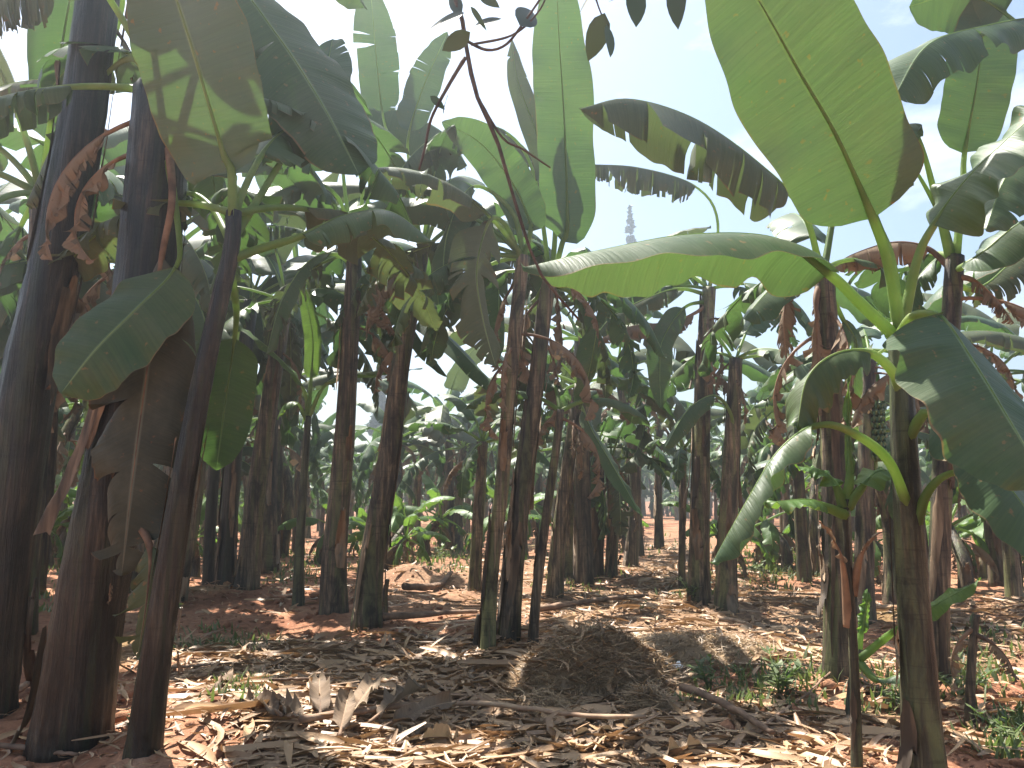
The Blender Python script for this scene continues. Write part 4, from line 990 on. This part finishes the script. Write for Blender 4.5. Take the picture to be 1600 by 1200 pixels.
tag(mesh_obj('grass', Vv.reshape(-1, 3), Fq, M['grass'], tone=np.repeat(lr.random(n), 5)), 'sparse green grass and weeds sprouting from the soil', 'grass', kind='stuff')

# ------------------------------------------------------------------ straw heaps
def heap(label, px, py, rx, ry, h, nst, seed, name='straw_heap'):
    r = np.random.default_rng(seed); c = gpt(px, py); root = empty(name, c); tag(root, label, 'straw heap')
    nr_, na = 16, 36; Vm = []; 
    def surf(u, a):
        k = 1 + .10 * np.sin(a * 2 + seed) + .07 * np.sin(a * 5 + 1.3 * seed)
        zz = h * np.clip(1 - u ** 1.9, 0, 1) * (1 + .16 * np.sin(a * 3 + seed) * u + .10 * np.sin(a * 7 + 5 * u))
        return np.stack([rx * u * k * np.cos(a), ry * u * k * np.sin(a), zz], -1)
    for i in range(nr_ + 1):
        u = i / nr_; a = np.linspace(0, 6.2832, na, endpoint=False); Vm.append(surf(np.full(na, u), a) + np.stack([r.normal(0, .008, na)] * 3, -1))
    Vm = np.vstack(Vm); Vm[-na:, 2] = -.06
    Fm = [(i * na + j, i * na + (j + 1) % na, (i + 1) * na + (j + 1) % na, (i + 1) * na + j) for i in range(nr_) for j in range(na)]
    Fm = [f[::-1] for f in Fm]
    u = np.sqrt(r.random(nst)) * 1.06; a = r.uniform(0, 6.28, nst); p = surf(np.minimum(u, 1.08), a); p[:, 2] = np.maximum(p[:, 2], 0) + r.uniform(-.005, .025, nst)
    V, Fc = ribbons(p[:, 0], p[:, 1], p[:, 2], r.uniform(.06, .26, nst), r.uniform(.0016, .005, nst), r.uniform(0, 6.28, nst), r, curl=1.9, fold=.2, tilt=.32, k=5, twist=.2)
    ns = max(12, nst // 45); u = np.sqrt(r.random(ns)); a = r.uniform(0, 6.28, ns); p = surf(u, a)
    V1, F1 = ribbons(p[:, 0], p[:, 1], np.maximum(p[:, 2], 0) + r.uniform(.0, .03, ns), r.uniform(.08, .3, ns), r.uniform(.006, .022, ns), r.uniform(0, 6.28, ns), r, curl=.9, tilt=.45, k=5, twist=1.2, fold=.7)
    if nst > 5000: mesh_obj('leaf_scraps', V1, F1, M['litter'], root, tone=np.repeat(r.beta(1.3, 1.5, ns), 15))
    mesh_obj('mound', Vm, Fm, M['straw'], root, tone=r.uniform(.25, .65, len(Vm)))
    mesh_obj('straw', V, Fc, M['straw'], root, tone=np.repeat(r.beta(1.7, 1.4, nst), 15))
    return root
heap('large rounded heap of brown straw on the path', 925, 1078, .62, .50, .40, 9500, 1)
heap('low flat straw heap behind the large rounded one', 1085, 1020, .72, .55, .14, 3200, 2)
heap('small straw tuft at the right foot of the large heap', 1010, 1112, .15, .15, .13, 900, 3)
heap('wide thin spread of straw left of the large heap, near the stem clump', 860, 1110, .35, .3, .10, 1200, 4)

# ------------------------------------------------------------------ fallen stalks and big fallen leaves
def stalk(label, pts, rad, seed, lift=.03):
    r = np.random.default_rng(seed)
    P = [gpt(px, py) for px, py in pts]
    P = catmull(P, 22); P[:, 2] = gh(P[:, 0], P[:, 1]) + rad * .7 + lift + r.normal(0, .003, 22) 
    c = P[11].copy()
    rd = rad * np.linspace(1.15, .6, 22) * (1 + r.normal(0, .06, 22))
    V, Fc = tube(P, rd, 9, 1 + r.normal(0, .05, (22, 9)), flat=.7)
    o = mesh_obj('fallen_stalk', V - c, Fc, M['stalk']); o.location = c
    tag(o, label, 'fallen stalk')
stalk('long straight fallen stem lying left from the central clump', [(560, 985), (640, 975), (745, 968)], .055, 1, .05)
stalk('dark fallen stem lying behind and right of the central clump', [(835, 962), (920, 950), (1012, 940)], .05, 2, .05)
stalk('fallen pale log behind the left end of the long fallen stem', [(632, 925), (670, 912), (705, 902)], .07, 3)
stalk('long thin curved leaf rib across the bottom of the dry leaf carpet', [(470, 1160), (620, 1135), (760, 1132), (900, 1152), (1010, 1155)], .026, 4, .11)
stalk('pale dry stalk slanting to the bottom right of the straw heap', [(1068, 1098), (1120, 1120), (1165, 1145), (1208, 1175)], .034, 5, .08)
stalk('short pale stalk touching the right side of the straw heap', [(1045, 1090), (1070, 1080), (1095, 1072)], .028, 6, .08)
stalk('thin dark stick lying across the dry leaves left of the heap', [(420, 1088), (470, 1086), (520, 1084)], .014, 7, .10)
stalk('thin stick lying in front of the slim bent stem', [(262, 1052), (340, 1048), (400, 1040)], .013, 8, .04)
stalk('thin bent stick near the feet of the right-hand sucker', [(1185, 1160), (1240, 1115), (1300, 1098)], .013, 9, .05)
stalk('pale stalk at the bottom left corner', [(-20, 1175), (60, 1185), (120, 1192)], .02, 10, .03)
stalk('reddish stalk lying by the foot of the leftmost stem', [(5, 1100), (40, 1080), (75, 1062)], .035, 11, .02)
stalk('low stick on the soil between the fallen log and the central clump', [(640, 998), (690, 1000), (745, 1002)], .018, 12, .02)
stalk('short dry stalk lying under the mottled stem pair', [(1120, 972), (1160, 980), (1190, 992)], .04, 13, .02)

def fallen_leaf(label, px, py, az, ln, W, seed, e=6):
    r = np.random.default_rng(seed); c = gpt(px, py, .06 if e < 10 else .10)
    pts, nb, up = auto_ctrl(c, R(az), R(e), ln, R(r.uniform(5, 28)), pet=.12)
    pts[:, 2] = np.maximum(pts[:, 2], gh(pts[:, 0], pts[:, 1]) + .055)
    g = leaf_geo(pts, nb, (r.normal(0, .3), r.normal(0, .3), 1), W, r, n=26, ncross=4, tear=0 if e > 10 else .12, fold=(r.uniform(-1.1, -.5),) * 2 if e > 10 else (r.uniform(-.9, .9), r.uniform(-.9, .9)), droop=.1, wave=.035, r0=.01)
    (V, Fs, Uv), (Vt, Ft) = g
    for A in (V, Vt): A[:, 2] = np.maximum(A[:, 2], gh(A[:, 0], A[:, 1]) + .04)
    o = mesh_obj('fallen_leaf', V - c, Fs, M['dry'], uv=Uv); o.location = c
    tag(o, label, 'fallen leaf', 'big dry leaves fallen on the ground')
    mesh_obj('midrib', Vt - c, Ft, M['petiole_dry'], o)
FL = [('leftmost blade of the dry leaf fan at the bottom', 500, 1150, 105, .7, .075), ('upright blade in the middle of the dry leaf fan', 540, 1155, 85, .75, .075), ('right blade of the dry leaf fan', 575, 1155, 65, .7, .08),
      ('far right blade of the dry leaf fan, lying flatter', 595, 1165, 45, .6, .07), ('far left blade of the dry leaf fan, lying flatter', 478, 1160, 128, .55, .07), ('short inner blade low in the dry leaf fan', 530, 1178, 97, .5, .08),
      ('pale curled dry leaf at the bottom left of the leaf carpet', 440, 1145, 140, .45, .06), ('broad grey dry leaf at the bottom centre', 690, 1165, 160, .4, .08), ('broad dry leaf right of the bottom centre', 790, 1160, 35, .35, .07),
      ('pale dry leaf standing on end beside the leaf carpet', 750, 1085, 100, .4, .07), ('long dry leaf lying straight away from the camera at mid left', 325, 1095, 95, .6, .04), ('brown dry leaf below the straw heap', 880, 1170, 20, .45, .07),
      ('pale leaf folded on the red soil right of the heap', 1120, 1180, 200, .45, .05), ('dry leaf bundle tip under the right-hand heap of leaves', 1540, 985, 20, .7, .06), ('grey dry leaf over the heap at the right edge', 1580, 995, 150, .7, .06),
      ('long dry leaf lying in front of the mottled pair', 1140, 985, 330, .8, .07), ('dry leaf lying in sun on the far path', 1030, 930, 60, .8, .08), ('grey dry leaf at the very bottom left of centre', 620, 1180, 30, .4, .07), ('dry leaf between the rib and the bottom edge', 940, 1185, 120, .35, .06)]
for i, (lab, px, py, az, ln, W) in enumerate(FL): fallen_leaf(lab, px, py, az, ln, W, 60 + i, 13 if i < 7 else 7)

# white plastic scrap by the heap
r = np.random.default_rng(77); c = gpt(1052, 1052, .03); g = np.linspace(-.5, .5, 9); A, B = np.meshgrid(g, g)
V = np.stack([A * .16, B * .22, .03 * np.sin(A * 9 + 1) * np.cos(B * 7) + r.normal(0, .006, A.shape) + .02], -1).reshape(-1, 3)
Fc = [(i * 9 + j, i * 9 + j + 1, (i + 1) * 9 + j + 1, (i + 1) * 9 + j) for i in range(8) for j in range(8)]
M['white'] = simple_mat('white_plastic', [(.3, (.6, .6, .58)), (.7, (.78, .78, .76))], rough=.5)
o = mesh_obj('plastic_scrap', V, Fc, M['white']); o.location = c; tag(o, 'crumpled white scrap at the right edge of the big straw heap', 'scrap')

# ------------------------------------------------------------------ leafy weeds
def weed(label, px, py, h, spread, n, seed, mat='grass'):
    r = np.random.default_rng(seed); c = gpt(px, py); parts = []; tones = []
    root = empty('weed', c); tag(root, label, 'weed')
    st = []
    for s in range(max(3, n // 14)):
        a = r.uniform(0, 6.28); q = np.array([math.cos(a), math.sin(a), 0]) * spread * r.uniform(.2, 1)
        st.append(np.array([[0, 0, -.01], q * .4 + [0, 0, h * .5], q + [0, 0, h * r.uniform(.6, 1)]]))
    sv = [tube(catmull(s, 6), .004, 4) for s in st]
    V, Fc = join(sv); mesh_obj('stem', V, Fc, M['petiole'], root)
    for i in range(n):
        s = st[i % len(st)]; t = r.uniform(.3, 1); p = s[0] * (1 - t) ** 2 + 2 * s[1] * t * (1 - t) + s[2] * t * t
        a = r.uniform(0, 6.28); d = np.array([math.cos(a), math.sin(a), r.uniform(-.3, .6)]); d /= np.linalg.norm(d); l = h * r.uniform(.2, .42); w = l * .2
        b = np.cross(d, [0, 0, 1]); b /= np.linalg.norm(b)
        parts.append((np.array([p, p + d * l * .45 + b * w, p + d * l, p + d * l * .45 - b * w]), [(0, 1, 2, 3)])); tones += [r.random()] * 4
    V, Fc = join(parts); mesh_obj('foliage', V, Fc, M[mat], root, tone=tones)
WE = [('bushy green weed behind the pale slanting stalk', 1110, 1085, .26, .22, 90), ('spiky green weed left of the stem with hanging dead leaves', 1218, 1092, .30, .2, 110), ('weed at the left foot of that spiky one, lower and paler', 1160, 1070, .18, .18, 50),
      ('small green seedling in the dry leaf carpet', 392, 1108, .13, .1, 24), ('tiny seedling right of the slim bent stem', 320, 990, .12, .12, 24), ('pale-leaved seedling growing against the slim bent stem foot', 208, 1150, .2, .07, 30),
      ('green weed behind the foot of the nearest right-hand plant', 1505, 1100, .26, .24, 80), ('leafy weed at the right edge, lowest', 1575, 1165, .2, .22, 70), ('green weed under the right-hand stems', 1400, 1110, .18, .18, 50),
      ('tall weed beside the thin stem left of the mottled pair', 1082, 945, .35, .2, 50), ('green weed in the open patch right of the mottled pair', 1180, 905, .4, .4, 80), ('weed under the dark stem pair at mid left', 460, 905, .25, .25, 40),
      ('weed by the far grass patch', 690, 880, .35, .5, 70), ('seedling at the end of the dark fallen stem', 1000, 958, .15, .1, 16), ('small weed right of the dry leaf pile edge', 1480, 1045, .2, .18, 50)]
for i, w in enumerate(WE): weed(*w, 400 + i)

# ------------------------------------------------------------------ bushes and far trees
def leaf_cloud(r, centers, radii, n, size):
    k = r.choice(len(centers), n, p=np.array(radii) ** 2 / (np.array(radii) ** 2).sum())
    d = norm(r.normal(0, 1, (n, 3))); p = np.asarray(centers)[k] + d * (np.asarray(radii)[k] * r.uniform(.55, 1.08, n))[:, None]
    a = norm(r.normal(0, 1, (n, 3))); b = norm(np.cross(a, norm(r.normal(0, 1, (n, 3)))))
    l = size * r.uniform(.6, 1.3, n)[:, None]
    V = np.stack([p - a * l, p + b * l * .45, p + a * l, p - b * l * .45], 1).reshape(-1, 3)
    q = np.arange(n) * 4
    return V, np.stack([q, q + 1, q + 2, q + 3], -1), np.repeat(np.clip(r.normal(.5, .25, n), 0, 1), 4)

def tree(label, x, y, h, cr_, seed, cat='tree', name='bush_tree', n=2600, size=.16):
    r = np.random.default_rng(seed); root = empty(name, (x, y, 0)); tag(root, label, cat)
    th = h * .45
    limbs = [tube(catmull([[0, 0, -.1], [r.normal(0, .1), r.normal(0, .1), th * .6], [r.normal(0, .2), r.normal(0, .2), th * 1.3]], 10), np.linspace(h * .035, h * .015, 10), 8)]
    cs, rs = [], []
    for i in range(9):
        a = r.uniform(0, 6.28); q = np.array([math.cos(a) * cr_ * r.uniform(.1, .75), math.sin(a) * cr_ * r.uniform(.1, .75), th + (h - th) * r.uniform(.05, .85)])
        cs.append(q); rs.append(cr_ * r.uniform(.28, .5)); limbs.append(tube(catmull([[0, 0, th * .7], q * .5 + [0, 0, th * .4], q], 7), np.linspace(h * .016, h * .005, 7), 5))
    V, Fc = join(limbs); mesh_obj('trunk', V, Fc, M['bark'], root)
    V, Fc, tn = leaf_cloud(r, cs, rs, n, size); mesh_obj('crown', V, Fc, M['bush'], root, tone=tn, smooth=False)
    return root
TR = [('dark green bushy tree seen between the two leftmost stems', -15, 24, 5.2, 3.0), ('dark leafy tree at the left edge behind the stems', -23, 27, 6.0, 3.4), ('dense tree closing the view behind the left rows', -9, 66, 6.5, 5), ('broad dark tree behind the left rows, near the sky gap', -22, 66, 7, 6),
      ('far dark tree right of the far path', 22, 68, 6, 5), ('far dark tree at the end of the path', 9, 70, 5.5, 5), ('far green tree at the right edge', 38, 66, 6.5, 6), ('far rounded tree behind the right rows', 30, 74, 6, 5), ('far tree at the far left behind the stems', -38, 62, 8, 6), ('far tree left of the path end', 1, 72, 5.5, 5)]
for i, (lab, x, y, h_, c_) in enumerate(TR): tree(lab, x, y, h_, c_, 500 + i, n=2600 if y < 40 else 3000, size=.15 if y < 40 else .34)

def conifer(label, px, top_py, Y, hb, seed, w=1.6):
    r = np.random.default_rng(seed); tp = on_plane(px, top_py, Y); h = tp[2]
    root = empty('conifer', (tp[0], Y, 0)); tag(root, label, 'conifer')
    V, Fc = tube(np.array([[0, 0, 0], [0, 0, h * .5], [.02, 0, h]]), np.array([.16, .10, .02]), 8); mesh_obj('trunk', V, Fc, M['bark'], root)
    cs, rs = [], []
    for i in range(26):
        f = (i + .5) / 26; a = r.uniform(0, 6.28); off = w * .55 * f * r.uniform(.2, 1)
        cs.append(np.array([math.cos(a) * off, math.sin(a) * off, h - f * h * (1 - hb) + r.normal(0, .1)])); rs.append((.10 + .42 * f) * w * r.uniform(.6, 1.1))
    V, Fc, tn = leaf_cloud(r, cs, rs, 2600, .26); mesh_obj('crown', V, Fc, M['conifer'], root, tone=tn, smooth=False)
conifer('tall distant conifer against the sky behind the drooping grey leaf', 984, 322, 64, .72, 1, 1.2)
conifer('distant conifer in the sky gap left of the leaning tall stem', 597, 536, 62, .3, 2, 1.5)
conifer('smaller distant conifer beside the one in the sky gap', 614, 556, 64, .3, 3, 1.2)

# ------------------------------------------------------------------ overhanging tree branch, trunk behind the camera
def branch_tree():
    root = empty('overhanging_tree', (1.9, -1.6, 0)); tag(root, 'thin dark tree branch with oval leaves hanging in from the top edge', 'tree')
    b0 = np.array([1.9, -1.6, 0]); Y = 2.6; r = np.random.default_rng(9)
    W = lambda px, py, y=Y: on_plane(px, py, y)
    top = W(712, -60); fork = W(800, -330, 2.5)
    trunk = [b0 + [0, 0, -.1], b0 + [-.1, .1, 1.6], b0 + [-.2, .4, 3.2], b0 + [-.5, 1.4, 4.6], fork]
    V, Fc = tube(catmull(trunk, 26), np.linspace(.13, .035, 26), 10); mesh_obj('trunk', V - b0, Fc, M['bark'], root)
    def br(pts, r0_, r1_):
        P = catmull([W(*p) if len(p) > 2 else W(p[0], p[1]) for p in pts], 22)
        V, Fc = tube(P, np.linspace(r0_, r1_, 22) * (1 + r.normal(0, .05, 22)), 7); mesh_obj('branch', V - b0, Fc, M['bark'], root)
    br([(800, -330, 2.5), (712, -60), (722, 30), (742, 140), (775, 215), (800, 300), (822, 370), (846, 430), (905, 500)], .013, .004)
    br([(727, 90), (700, 135), (674, 185), (664, 230), (655, 265)], .008, .004)
    br([(745, 150), (785, 215), (815, 232), (860, 262)], .006, .003)
    br([(722, 60), (760, 78), (790, 70), (815, 40), (850, -10)], .006, .004)
    br([(736, 70), (800, 55), (840, 20), (860, -20)], .005, .003)
    br([(800, -330, 2.5), (860, -120), (920, -40), (1000, -60), (1065, -30)], .014, .006)
    br([(920, -40), (935, 10), (948, 40)], .005, .002)
    br([(800, -330, 2.5), (750, -120), (735, -40)], .010, .006)
    LF = [(945, 20, 920, 95), (948, 38, 958, 90), (925, -10, 905, 18), (948, 5, 985, -15), (992, -20, 996, 38), (1056, -30, 1058, 40), (735, 10, 760, 45), (722, 20, 700, -10), (742, 40, 785, 25), (700, 150, 690, 175), (672, 150, 696, 170), (812, 40, 835, 10),
          (775, 0, 800, -30), (735, 50, 690, 80), (726, 20, 672, 40), (748, -10, 780, 10)]
    for x0, y0, x1, y1 in LF:
        A = W(x0, y0, Y + r.normal(0, .06)); B = W(x1, y1, Y + r.normal(0, .06)); d = B - A; l = np.linalg.norm(d); d /= l
        nr_ = norm(np.array([r.normal(0, .5), -1, r.normal(0, .5)])); s = np.cross(d, nr_); k = 7; V = []
        for i in range(k):
            t = i / (k - 1); w = l * .24 * math.sin(math.pi * t ** .8) ** .8
            for sg in (-1, 0, 1): V.append(A + d * l * t + s * w * sg + nr_ * (.12 * w * abs(sg) - .1 * l * t * t))
        Fc = [(i * 3 + j, i * 3 + j + 1, i * 3 + j + 4, i * 3 + j + 3) for i in range(k - 1) for j in range(2)]
        mesh_obj('leaf', np.array(V) - b0, Fc, M['twig_leaf'], root, tone=[.3] * len(V))
branch_tree()

# small whitewashed hut glimpsed far off
def hut():
    c = on_ground(1167, 822); root = empty('hut', (c[0], c[1], 0)); tag(root, 'pale whitewashed wall glimpsed far off between the stems', 'hut')
    w, d, h = 2.0, 2.4, 1.9
    def box(x0, y0, z0, x1, y1, z1):
        V = np.array([[x, y, z] for z in (z0, z1) for y in (y0, y1) for x in (x0, x1)]); return V, [(0, 2, 3, 1), (4, 5, 7, 6), (0, 1, 5, 4), (2, 6, 7, 3), (0, 4, 6, 2), (1, 3, 7, 5)]
    V, Fc = box(-w / 2, 0, -.1, w / 2, d, h); mesh_obj('wall', V, Fc, M['white'], root, smooth=False)
    V = np.array([[-w * .62, -.2, h - .1], [w * .62, -.2, h - .1], [w * .62, d / 2, h + .55], [-w * .62, d / 2, h + .55], [-w * .62, d + .2, h - .1], [w * .62, d + .2, h - .1]]); V2 = V + [0, 0, .05]
    Fr = [(0, 1, 2, 3), (3, 2, 5, 4), (6, 9, 8, 7), (9, 10, 11, 8), (0, 6, 7, 1), (4, 5, 11, 10)]
    mesh_obj('roof', np.vstack([V, V2]), Fr, M['stalk'], root, smooth=False)
    V, Fc = box(-.4, -.03, 0, .3, 0.02, 1.6); mesh_obj('door', V, Fc, M['bark'], root, smooth=False)
hut()

m, n, ou = new_mat('flare_veil_haze')  # added volume whose sun glow stands in for the lens-flare veil
pv = nd(n, 'ShaderNodeVolumePrincipled'); pv.inputs['Color'].default_value = (.86, .94, 1, 1); pv.inputs['Density'].default_value = .0060; pv.inputs['Anisotropy'].default_value = .78
n.links.new(pv.outputs[0], ou.inputs['Volume'])
V = np.array([[x, y, z] for z in (-1.2, 24) for y in (-6, 110) for x in (-95, 95)], float)
o = mesh_obj('flare_veil_box', V, [(0, 2, 3, 1), (4, 5, 7, 6), (0, 1, 5, 4), (2, 6, 7, 3), (0, 4, 6, 2), (1, 3, 7, 5)], m, smooth=False)
tag(o, kind='stuff')
